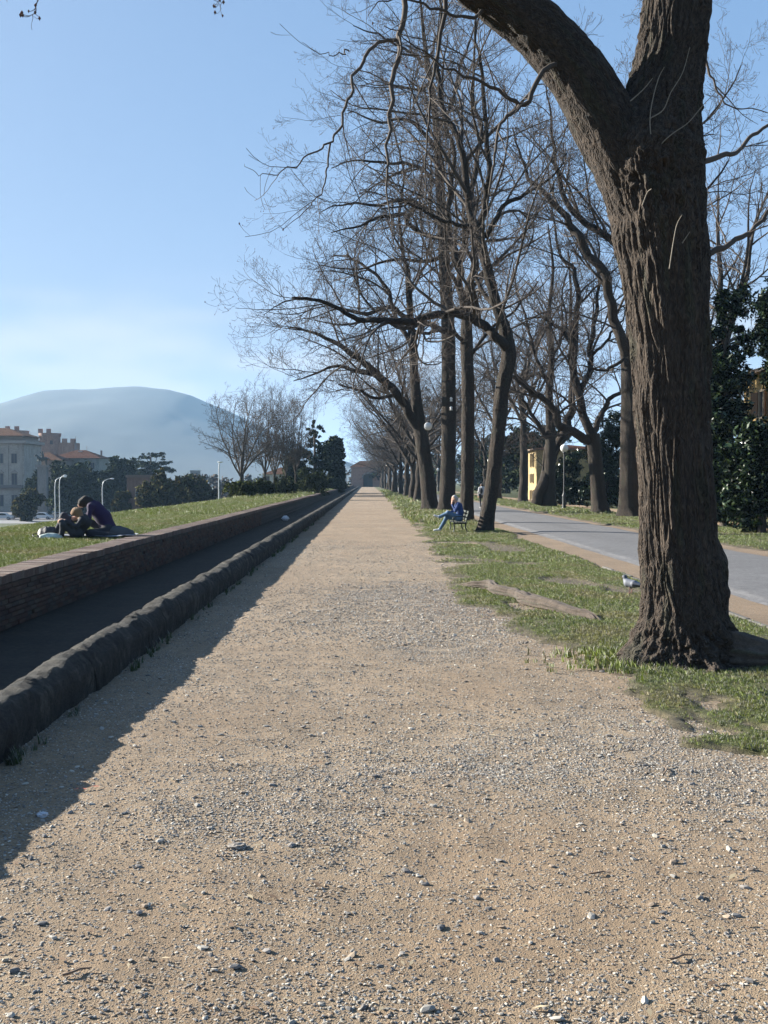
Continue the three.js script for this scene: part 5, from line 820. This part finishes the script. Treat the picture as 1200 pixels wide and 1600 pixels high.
{ // bronze rider on a tall stone pedestal
  const c = at(67, 752.5, 262), y0 = (752.5 - 727) / F * 262 + EYE, g = group('equestrian_statue', 'dark bronze horse and rider on a pedestal above the trees', 'statue', null, V(c.x, -6.5, -262)), H = y0 + 6.5;
  mesh('pedestal', mergeGeometries([boxGeo(-1.6, 1.6, 0, 1.2, -1.2, 1.2), boxGeo(-1.1, 1.1, 1.2, H - 0.5, -0.8, 0.8), boxGeo(-1.5, 1.5, H - 0.5, H, -1.1, 1.1)]), plain([0.3, 0.27, 0.24]), g);
  const gb = new GB(), T = (pts, rr) => tube(gb, spline(pts.map((p) => V(p[0], p[1] + H, p[2] ?? 0)), pts.length * 4), Array.from({ length: pts.length * 4 + 1 }, (_, i) => { const f = i / (pts.length * 4) * (rr.length - 1), k = Math.min(rr.length - 2, Math.floor(f)); return lerp(rr[k], rr[k + 1], f - k); }), 10);
  T([[1.25, 1.5], [0.9, 1.65], [0.2, 1.5], [-0.5, 1.5], [-0.95, 1.75], [-1.25, 2.2], [-1.45, 2.45]], [0.2, 0.42, 0.42, 0.4, 0.42, 0.28, 0.18]); T([[-1.4, 2.5], [-1.75, 2.4], [-2.0, 2.15]], [0.2, 0.16, 0.1]);
  for (const [x, z] of [[-0.8, 0.22], [0.9, 0.24], [0.95, -0.24]]) T([[x, 1.4, z], [x - 0.1, 0.8, z], [x, 0.0, z]], [0.2, 0.11, 0.09]); T([[-0.8, 1.4, -0.22], [-1.3, 1.15, -0.22], [-1.25, 0.65, -0.22]], [0.2, 0.11, 0.08]); T([[1.3, 1.7], [1.7, 1.5], [1.8, 0.9]], [0.1, 0.14, 0.04]);
  T([[0.05, 1.8], [0.05, 2.3], [0.0, 2.85]], [0.3, 0.27, 0.3]); T([[0, 2.9], [0, 3.1], [-0.02, 3.45]], [0.12, 0.17, 0.1]); T([[0, 2.75, 0.25], [-0.3, 2.4, 0.35], [-0.6, 2.35, 0.2]], [0.12, 0.09, 0.07]); T([[0, 2.75, -0.25], [-0.5, 3.0, -0.35], [-0.8, 3.3, -0.3]], [0.12, 0.09, 0.07]); T([[0.05, 1.9, 0.35], [-0.3, 1.4, 0.5], [-0.2, 0.9, 0.48]], [0.17, 0.12, 0.08]); T([[0.05, 1.9, -0.35], [-0.3, 1.4, -0.5], [-0.2, 0.9, -0.48]], [0.17, 0.12, 0.08]);
  mesh('rider', gb.build(), std(col(0.05, 0.06, 0.055), 0.35, { metalness: 0.7 }), g);
}

// ================================================================ PEOPLE (one continuous surface each)
// bones: [ax, ay, az, bx, by, bz, ra, rb, tone]
function body(bones, cell, k, tones, paint) {
  let lo = [1e9, 1e9, 1e9], hi = [-1e9, -1e9, -1e9];
  for (const b of bones) for (let c = 0; c < 3; c++) { const R = Math.max(b[6], b[7]) + 3 * cell; lo[c] = Math.min(lo[c], b[c] - R, b[c + 3] - R); hi[c] = Math.max(hi[c], b[c] + R, b[c + 3] + R); }
  const n = [0, 1, 2].map((c) => Math.ceil((hi[c] - lo[c]) / cell) + 1), N = n[0] * n[1] * n[2], f = new Float32Array(N), dist = (b, x, y, z) => { const dx = b[3] - b[0], dy = b[4] - b[1], dz = b[5] - b[2], l = dx * dx + dy * dy + dz * dz || 1e-9, t = clamp(((x - b[0]) * dx + (y - b[1]) * dy + (z - b[2]) * dz) / l); return Math.hypot(x - b[0] - dx * t, y - b[1] - dy * t, z - b[2] - dz * t) - lerp(b[6], b[7], t); };
  const field = (x, y, z) => { let s = 1e3; for (const b of bones) { const d = dist(b, x, y, z); if (d - s > k) continue; const h = Math.max(k - Math.abs(s - d), 0) / k; s = Math.min(s, d) - h * h * k * 0.25; } return s; };
  for (let z = 0, q = 0; z < n[2]; z++) for (let y = 0; y < n[1]; y++) for (let x = 0; x < n[0]; x++, q++) f[q] = field(lo[0] + x * cell, lo[1] + y * cell, lo[2] + z * cell);
  const id = (x, y, z) => (z * n[1] + y) * n[0] + x, vi = new Int32Array(N).fill(-1), gb = new GB(), E = [[0, 1], [0, 2], [0, 4], [1, 3], [1, 5], [2, 3], [2, 6], [3, 7], [4, 5], [4, 6], [5, 7], [6, 7]];
  for (let z = 0; z + 1 < n[2]; z++) for (let y = 0; y + 1 < n[1]; y++) for (let x = 0; x + 1 < n[0]; x++) {
    const v = []; let m = 0; for (let c = 0; c < 8; c++) { v[c] = f[id(x + (c & 1), y + ((c >> 1) & 1), z + (c >> 2))]; if (v[c] < 0) m |= 1 << c; } if (m === 0 || m === 255) continue;
    let sx = 0, sy = 0, sz = 0, cnt = 0; for (const [a, b] of E) if ((v[a] < 0) !== (v[b] < 0)) { const t = v[a] / (v[a] - v[b]); sx += lerp(a & 1, b & 1, t); sy += lerp((a >> 1) & 1, (b >> 1) & 1, t); sz += lerp(a >> 2, b >> 2, t); cnt++; }
    const X = lo[0] + (x + sx / cnt) * cell, Y = lo[1] + (y + sy / cnt) * cell, Z = lo[2] + (z + sz / cnt) * cell; let best = 1e9, tn = 0; for (const b of bones) { const d = dist(b, X, Y, Z); if (d < best) { best = d; tn = b[8]; } }
    let c = tones[tn]; if (paint) c = paint(X, Y, Z, tn) ?? c; const w = 0.88 + 0.24 * fbm(X * 14, Y * 14, Z * 14, 2); vi[id(x, y, z)] = gb.vert(X, Y, Z, 0, 1, 0, X, Y, c[0] * w, c[1] * w, c[2] * w);
  }
  const quad = (a, b, c, d, fl) => { if (a < 0 || b < 0 || c < 0 || d < 0) return; if (fl) { gb.tri(a, b, c); gb.tri(a, c, d); } else { gb.tri(a, c, b); gb.tri(a, d, c); } };
  for (let z = 1; z + 1 < n[2]; z++) for (let y = 1; y + 1 < n[1]; y++) for (let x = 1; x + 1 < n[0]; x++) {
    const i0 = f[id(x, y, z)] < 0;
    if (i0 !== f[id(x + 1, y, z)] < 0) quad(vi[id(x, y - 1, z - 1)], vi[id(x, y, z - 1)], vi[id(x, y, z)], vi[id(x, y - 1, z)], i0);
    if (i0 !== f[id(x, y + 1, z)] < 0) quad(vi[id(x - 1, y, z - 1)], vi[id(x - 1, y, z)], vi[id(x, y, z)], vi[id(x, y, z - 1)], i0);
    if (i0 !== f[id(x, y, z + 1)] < 0) quad(vi[id(x - 1, y - 1, z)], vi[id(x, y - 1, z)], vi[id(x, y, z)], vi[id(x - 1, y, z)], i0);
  }
  const g = gb.build(); g.computeVertexNormals(); return g;
}
const clothMat = std(0xffffff, 0.85, { vertexColors: true, bumpMap: grainTex(0, 1, 6, false), bumpScale: 0.004 });
const SKIN = [0.50, 0.30, 0.21];
// a hand: palm, four fingers that curl, a thumb from the side of the palm
function hand(b, p, dir, nrm, tone, s = 1) { const d = V(...dir).normalize(), n = V(...nrm).normalize(), l = V().crossVectors(d, n).normalize(), P = V(...p), at3 = (u, v, w) => P.clone().addScaledVector(d, u * s).addScaledVector(l, v * s).addScaledVector(n, w * s), add = (a, c, r0, r1) => b.push([a.x, a.y, a.z, c.x, c.y, c.z, r0 * s, r1 * s, tone]); add(at3(0, -0.02, 0), at3(0.075, -0.022, 0), 0.022, 0.016); add(at3(0, 0.015, 0), at3(0.075, 0.02, 0), 0.022, 0.016); [[-0.032, 0.062], [-0.011, 0.075], [0.011, 0.07], [0.031, 0.054]].forEach(([v, L]) => { add(at3(0.075, v, 0), at3(0.075 + L * 0.55, v, 0.012), 0.0095, 0.009); add(at3(0.075 + L * 0.55, v, 0.012), at3(0.075 + L * 0.85, v, 0.035), 0.009, 0.008); }); add(at3(0.015, -0.035, 0.004), at3(0.05, -0.06, 0.018), 0.012, 0.010); add(at3(0.05, -0.06, 0.018), at3(0.075, -0.058, 0.032), 0.010, 0.009); }
{ // man on the bench, legs crossed, chin on hand, looking towards the path (-x)
  const b = []; const B = (...a) => b.push(a);
  B(0, .50, -.07, 0, .50, .07, .135, .135, 1); B(0, .54, 0, .03, .72, 0, .14, .135, 0); B(.03, .72, 0, -.03, .95, 0, .14, .15, 0); B(-.05, 1.01, -.13, -.05, 1.01, .13, .085, .085, 0);
  B(-.07, 1.06, 0, -.14, 1.14, 0, .055, .05, 2); B(-.165, 1.22, 0, -.19, 1.255, 0, .088, .092, 2); B(-.2, 1.165, 0, -.235, 1.165, 0, .05, .04, 2); B(-.27, 1.215, 0, -.295, 1.195, 0, .012, .014, 2); B(-.19, 1.21, -.09, -.18, 1.225, -.093, .02, .018, 2); B(-.19, 1.21, .09, -.18, 1.225, .093, .02, .018, 2); B(-.16, 1.28, 0, -.12, 1.24, 0, .092, .085, 3);
  B(0, .50, -.08, -.46, .54, -.09, .105, .08, 1); B(-.46, .54, -.09, -.7, .12, -.07, .074, .06, 1); B(-.72, .07, -.07, -.93, .045, -.08, .045, .036, 4);
  B(0, .52, .08, -.42, .70, .06, .105, .082, 1); B(-.42, .70, .06, -.72, .56, -.03, .076, .06, 1); B(-.74, .55, -.03, -.92, .60, -.06, .044, .034, 4);
  B(-.05, 1.01, .17, -.16, .78, .23, .062, .052, 0); B(-.16, .78, .23, -.27, 1.0, .09, .05, .038, 0); hand(b, [-.275, 1.03, .07], [0, 1, -.35], [1, .1, .2], 2);
  B(-.05, 1.01, -.17, -.10, .76, -.24, .062, .052, 0); B(-.10, .76, -.24, -.33, .74, -.08, .05, .038, 0); hand(b, [-.36, .755, -.05], [-1, .1, .4], [0, -1, 0], 2);
  const g = body(b, 0.0125, 0.045, [[0.016, 0.045, 0.15], [0.075, 0.14, 0.22], SKIN, [0.34, 0.325, 0.31], [0.6, 0.6, 0.6]], (x, y, z, t) => t === 2 && y > 1.19 && (x > -.155 || y > 1.315) ? [0.34, 0.325, 0.31] : t === 2 && x < -.262 && Math.abs(y - 1.235) < .012 && Math.abs(Math.abs(z) - .035) < .014 ? [0.05, 0.04, 0.03] : t === 2 && x < -.255 && Math.abs(y - 1.165) < .008 && Math.abs(z) < .03 ? [0.33, 0.14, 0.11] : null);
  const m = mesh('person', g, clothMat); m.position.set(3.46, 0.03, -39.2); tag(m, 'white haired person in blue jumper and jeans seated cross legged on the bench', 'person');
  const bench = group('park_bench', 'low black iron park bench under the person in blue', 'bench', null, V(3.46, 0.02, -39.2)), gi = std(col(0.03, 0.035, 0.03), 0.5, { metalness: 0.5 }), wood = std(col(0.03, 0.036, 0.028), 0.8);
  for (const z of [-0.85, 0.85]) { const gb = new GB(); tube(gb, spline([V(-.3, 0, z), V(-.25, .2, z), V(-.28, .36, z)], 8), Array(9).fill(.022), 7); tube(gb, spline([V(.24, 0, z), V(.16, .2, z), V(.17, .36, z), V(.28, .8, z)], 12), Array(13).fill(.022), 7); tube(gb, [V(-.29, .35, z), V(.18, .35, z)], [.022, .022], 7); tube(gb, spline([V(-.28, .37, z), V(-.3, .55, z), V(-.15, .6, z), V(.2, .58, z)], 12), Array(13).fill(.018), 7); mesh('end_frame', gb.build(), gi, bench); }
  for (let k = 0; k < 5; k++) mesh('seat_slat', boxGeo(-.04, .04, .372, .398, -.95, .95, .005), wood, bench).position.x = -.25 + k * .1; for (let k = 0; k < 3; k++) { const s = mesh('back_slat', boxGeo(-.012, .012, -.04, .04, -.95, .95, .004), wood, bench); s.position.set(.19 + k * .035, .5 + k * .13, 0); s.rotation.z = -.25; }
}
{ // walker in white, seen from behind
  const b = []; const B = (...a) => b.push(a);
  B(-.07, .92, 0, .07, .92, 0, .13, .13, 1); B(0, .98, 0, 0, 1.15, 0, .15, .14, 0); B(0, 1.15, 0, 0, 1.36, .01, .15, .155, 0); B(-.14, 1.42, .01, .14, 1.42, .01, .075, .075, 0); B(0, 1.46, 0, 0, 1.53, -.02, .055, .05, 2); B(0, 1.6, -.02, 0, 1.64, -.02, .085, .088, 3); B(0, 1.56, -.07, 0, 1.57, -.09, .05, .045, 2); B(-.085, 1.59, -.02, -.09, 1.61, -.02, .018, .018, 2); B(.085, 1.59, -.02, .09, 1.61, -.02, .018, .018, 2);
  B(-.08, .9, 0, -.085, .5, -.12, .09, .062, 1); B(-.085, .5, -.12, -.085, .09, .02, .06, .042, 1); B(-.085, .06, .03, -.09, .045, -.16, .042, .034, 4); B(.08, .9, 0, .085, .49, .05, .09, .062, 1); B(.085, .49, .05, .085, .12, .3, .058, .042, 1); B(.085, .09, .3, .09, .05, .14, .042, .034, 4);
  B(-.19, 1.4, .01, -.25, 1.13, .07, .06, .052, 0); B(-.25, 1.13, .07, -.24, .9, -.03, .05, .04, 0); hand(b, [-.24, .86, -.04], [0, -1, -.2], [1, 0, 0], 2); B(.19, 1.4, .01, .25, 1.13, -.02, .06, .052, 0); B(.25, 1.13, -.02, .24, .93, -.18, .05, .04, 0); hand(b, [.24, .89, -.2], [0, -1, -.4], [-1, 0, 0], 2);
  const g = body(b, 0.014, 0.05, [[0.5, 0.5, 0.51], [0.018, 0.018, 0.02], SKIN, [0.06, 0.045, 0.035], [0.4, 0.38, 0.36]]); const c = at(753, 752.5, 73), m = mesh('person', g, clothMat); m.position.set(c.x, 0.05, -73); m.rotation.y = 0.12; tag(m, 'person in white jacket and black trousers walking away along the road', 'person');
  const bag = mesh('backpack', new THREE.SphereGeometry(1, 16, 12).scale(.12, .2, .09).translate(-.1, 1.2, .2), std(col(0.015, 0.015, 0.018), 0.7), m); bag.userData.label = 'small black backpack';
}
{ // the couple on the lawn
  const y0 = lawnH(-6.1, -23.4), px = (x) => x;
  const a = []; let B = (...q) => a.push(q);
  B(.32, .15, -.08, .32, .15, .1, .16, .16, 1); B(.32, .2, 0, .2, .45, 0, .17, .17, 0); B(.2, .45, 0, .02, .66, 0, .17, .17, 0); B(-.03, .70, -.17, -.03, .70, .17, .085, .085, 0); B(-.08, .74, 0, -.16, .77, 0, .055, .055, 2); B(-.23, .80, 0, -.26, .79, 0, .095, .1, 3); B(-.29, .73, .0, -.31, .72, 0, .06, .05, 2); B(-.19, .86, 0, -.1, .80, .02, .085, .09, 3); B(-.1, .80, .02, .02, .74, .05, .08, .05, 3);
  B(.28, .14, -.1, -.2, .36, -.2, .1, .075, 1); B(-.2, .36, -.2, -.55, .07, -.2, .07, .05, 1); B(-.57, .06, -.2, -.74, .05, -.2, .045, .035, 4); B(.28, .14, .1, .0, .12, .42, .1, .08, 1); B(.0, .12, .42, .42, .09, .46, .07, .055, 1); B(.44, .08, .46, .58, .07, .4, .045, .036, 4);
  B(-.03, .70, .2, -.05, .45, .3, .062, .052, 0); B(-.05, .45, .3, -.22, .45, .34, .05, .04, 0); hand(a, [-.25, .45, .35], [-1, .05, .1], [0, -1, 0], 2); B(-.03, .70, -.2, -.2, .5, -.28, .062, .052, 0); B(-.2, .5, -.28, -.35, .45, -.1, .05, .04, 0); hand(a, [-.38, .44, -.08], [-1, 0, .5], [0, -1, 0], 2);
  const ga = body(a, 0.013, 0.06, [[0.022, 0.010, 0.045], [0.022, 0.022, 0.028], SKIN, [0.018, 0.013, 0.01], [0.03, 0.03, 0.03]]), m = mesh('person', ga, clothMat); m.position.set(-6.1, y0, -23.6); tag(m, 'dark haired person in purple top bending forward on the lawn', 'person', 'couple sitting on the lawn');
  const c = []; B = (...q) => c.push(q);
  B(-.18, .14, -.06, -.18, .14, .1, .14, .14, 1); B(-.16, .18, 0, -.02, .36, .02, .14, .14, 0); B(-.02, .36, .02, -.04, .46, .02, .13, .1, 0); B(-.1, .43, -.1, -.02, .42, .16, .07, .07, 0); B(-.1, .49, .03, -.15, .55, .04, .05, .05, 2); B(-.17, .6, .05, -.19, .6, .05, .09, .098, 3); B(-.13, .6, .09, -.08, .5, .12, .075, .05, 3); B(-.25, .57, .02, -.27, .56, .02, .05, .045, 2);
  B(-.2, .14, -.06, -.5, .5, -.1, .1, .075, 1); B(-.5, .5, -.1, -.72, .08, -.12, .068, .05, 1); B(-.74, .06, -.12, -.92, .05, -.14, .045, .035, 4); B(-.2, .14, .1, -.42, .34, .22, .1, .08, 1); B(-.42, .34, .22, -.5, .07, .1, .07, .055, 1); B(-.52, .06, .1, -.68, .05, .06, .045, .035, 4);
  B(-.03, .42, .17, -.12, .28, .3, .055, .048, 0); B(-.12, .28, .3, -.35, .38, .24, .045, .036, 0); hand(c, [-.38, .39, .23], [-1, .2, -.2], [0, -1, 0], 2); B(-.1, .42, -.12, -.2, .36, -.26, .055, .048, 0); B(-.2, .36, -.26, -.4, .45, -.2, .045, .036, 0); hand(c, [-.43, .46, -.19], [-1, .2, .2], [0, -1, 0], 2);
  const gc = body(c, 0.013, 0.06, [[0.022, 0.022, 0.026], [0.03, 0.035, 0.045], SKIN, [0.20, 0.115, 0.055], [0.025, 0.025, 0.025]]), n = mesh('person', gc, clothMat); n.position.set(-6.17, y0, -23.12); tag(n, 'light brown haired person in dark clothes leaning against the purple top', 'person', 'couple sitting on the lawn');
  const lump = (name, label, cat, geo, mat, x, z, dy = 0) => { const o = mesh(name, geo, mat); o.position.set(x, lawnH(x, z) + dy, z); tag(o, label, cat); return o; };
  const soft = (sx, sy, sz, seed) => { const g = new THREE.SphereGeometry(1, 28, 18), p = g.attributes.position; for (let i = 0; i < p.count; i++) { const x = p.getX(i), y = p.getY(i), z = p.getZ(i), k = 0.75 + 0.5 * fbm(x * 2.5 + seed, y * 2.5, z * 2.5, 3); p.setXYZ(i, x * sx * k, Math.max(-0.25, y) * sy * k, z * sz * k); } g.computeVertexNormals(); return g; };
  const bag = group('shoulder_bag', 'crumpled black shoulder bag lying left of the couple', 'bag', null, V(-7.0, lawnH(-7, -23.2) + 0.06, -23.2)); mesh('body', soft(.24, .2, .16, 3), std(col(0.02, 0.02, 0.022), 0.6), bag); const sg = new GB(); tube(sg, spline([V(-.2, .05, 0), V(-.32, .02, .1), V(-.25, -.02, .2), V(0, -.02, .2)], 14), Array(15).fill(.012), 6); mesh('strap', sg.build(), std(col(0.02, 0.02, 0.022), 0.6), bag);
  lump('folded_jacket', 'dark grey jacket lying in folds right of the couple', 'jacket', soft(.36, .2, .2, 8), std(col(0.06, 0.062, 0.065), 0.9), -5.55, -23.5, .06); lump('paper_bag', 'pale green paper bag flattened on the grass by the couple', 'bag', soft(.24, .09, .13, 11), std(col(0.4, 0.46, 0.41), 0.7), -6.86, -22.9, .03);
  const bl = new GB(); for (let j = 0; j <= 14; j++) for (let i = 0; i <= 22; i++) { const x = lerp(-.75, .95, i / 22), z = lerp(-.45, .4, j / 14), wx = -6.1 + x, wz = -23.4 + z; bl.vert(wx, lawnH(wx, wz) + 0.055 + .02 * fbm(x * 5, z * 5, 2, 2), wz, 0, 1, 0, x, z); } for (let j = 0; j < 14; j++) for (let i = 0; i < 22; i++) { const q = j * 23 + i; bl.tri(q, q + 23, q + 1); bl.tri(q + 1, q + 23, q + 24); } const bg = bl.build(); bg.computeVertexNormals(); tag(mesh('blanket', bg, std(col(0.3, 0.32, 0.35), 0.95, { side: THREE.DoubleSide })), 'pale blanket spread under the couple on the lawn', 'blanket');
}
// ================================================================ SMALL THINGS
{
  const b = []; const B = (...a) => b.push(a); B(0, .15, 0, .1, .16, 0, .055, .062, 0); B(.1, .16, 0, .14, .2, 0, .05, .034, 0); B(.14, .2, 0, .155, .245, 0, .03, .028, 1); B(.155, .245, 0, .165, .25, 0, .028, .026, 1); B(.19, .245, 0, .205, .24, 0, .008, .004, 3); B(-.02, .15, 0, -.16, .13, 0, .045, .016, 0); B(-.02, .16, .045, -.12, .145, .03, .03, .012, 2); B(-.02, .16, -.045, -.12, .145, -.03, .03, .012, 2); B(.05, .1, .025, .055, .01, .025, .009, .008, 3); B(.05, .1, -.025, .055, .01, -.025, .009, .008, 3); B(.055, .008, .025, .085, .006, .028, .007, .005, 3); B(.055, .008, -.025, .085, .006, -.028, .007, .005, 3);
  const c = at(993, 940, 17.3), m = mesh('pigeon', body(b, 0.007, 0.02, [[0.13, 0.14, 0.165], [0.06, 0.07, 0.09], [0.09, 0.095, 0.115], [0.18, 0.09, 0.07]]), std(0xffffff, 0.7, { vertexColors: true })); m.position.set(4.43, pathH(4.43, -17.3) + 0.035, -17.3); m.rotation.y = 2.3; m.scale.setScalar(1.15); tag(m, 'grey pigeon standing in the grass left of the great trunk', 'bird');
  const crumple = (sx, sy, sz, seed) => { const g = new THREE.IcosahedronGeometry(1, 3), p = g.attributes.position; for (let i = 0; i < p.count; i++) { const x = p.getX(i), y = p.getY(i), z = p.getZ(i), k = 0.55 + 0.9 * vnoise(x * 3 + seed, y * 3, z * 3); p.setXYZ(i, x * sx * k, y * sy * k, z * sz * k); } g.computeVertexNormals(); return g; };
  const put = (name, label, cat, g, m, px, py, dy) => { const d = EYE * F / (py - 752.5), c2 = at(px, py, d), o = mesh(name, g, m); o.position.set(c2.x, pathH(c2.x, c2.z) + dy, c2.z); tag(o, label, cat); };
  put('crumpled_paper', 'crumpled white paper scrap at the edge of the kerb shade', 'paper', crumple(.03, .014, .022, 3), std(col(0.45, 0.46, 0.49), 0.8), 66, 1281, .012);
  const rb = new GB(); { const c2 = at(135, 1238, EYE * F / (1238 - 752.5)), pts = spline([V(-.07, .006, .03), V(-.03, .012, .01), V(0, .007, .015), V(.03, .014, -.01), V(.075, .008, -.035)], 16); for (let i = 0; i < pts.length; i++) { const w = .006 + .005 * Math.sin(i), p = pts[i]; rb.vert(p.x, p.y, p.z - w, 0, 1, 0); rb.vert(p.x, p.y + .003, p.z + w, 0, 1, 0); if (i) { const q = i * 2; rb.tri(q - 2, q - 1, q); rb.tri(q, q - 1, q + 1); } } const o = mesh('plastic_strip', rb.build(), std(col(0.55, 0.10, 0.06), 0.5, { side: THREE.DoubleSide })); o.position.set(c2.x, pathH(c2.x, c2.z) + .006, c2.z); tag(o, 'thin torn red plastic strip on the gravel', 'litter'); }
  put('plastic_bag', 'scrunched white plastic bag lying in the channel', 'litter', crumple(.16, .13, .13, 9), std(col(0.55, 0.56, 0.58), 0.4), 446, 813, .1);
  put('flat_stone', 'palm sized flat pale stone on the gravel', 'stone', crumple(.05, .016, .032, 15), std(col(0.26, 0.23, 0.195), 0.95), 370, 1331, .012);
  const tw = (label, px, py, L, a) => { const d = EYE * F / (py - 752.5), c2 = at(px, py, d), gb = new GB(); tube(gb, spline([V(-L / 2, .008, 0), V(-L / 6, .014, .01), V(L / 6, .01, -.008), V(L / 2, .012, .012)], 12), Array.from({ length: 13 }, (_, i) => lerp(.006, .003, i / 12)), 6, [0.16, 0.11, 0.075]); const o = mesh('fallen_twig', gb.build(), twigMat); o.position.set(c2.x, pathH(c2.x, c2.z) + .004, c2.z); o.rotation.y = a; tag(o, label, 'twig', 'fallen twigs on the gravel'); };
  tw('short dark fallen twig at the lower right of the path', 1063, 1513, .12, .35); tw('curved dark fallen twig on the gravel below the great tree', 1040, 1212, .28, 1.2); tw('thin pale fallen twig at the lower left of the path', 120, 1528, .11, .6); tw('fallen twig on the sandy patch right of the middle', 938, 1378, .1, .1);
}
renderer.render(scene, camera);
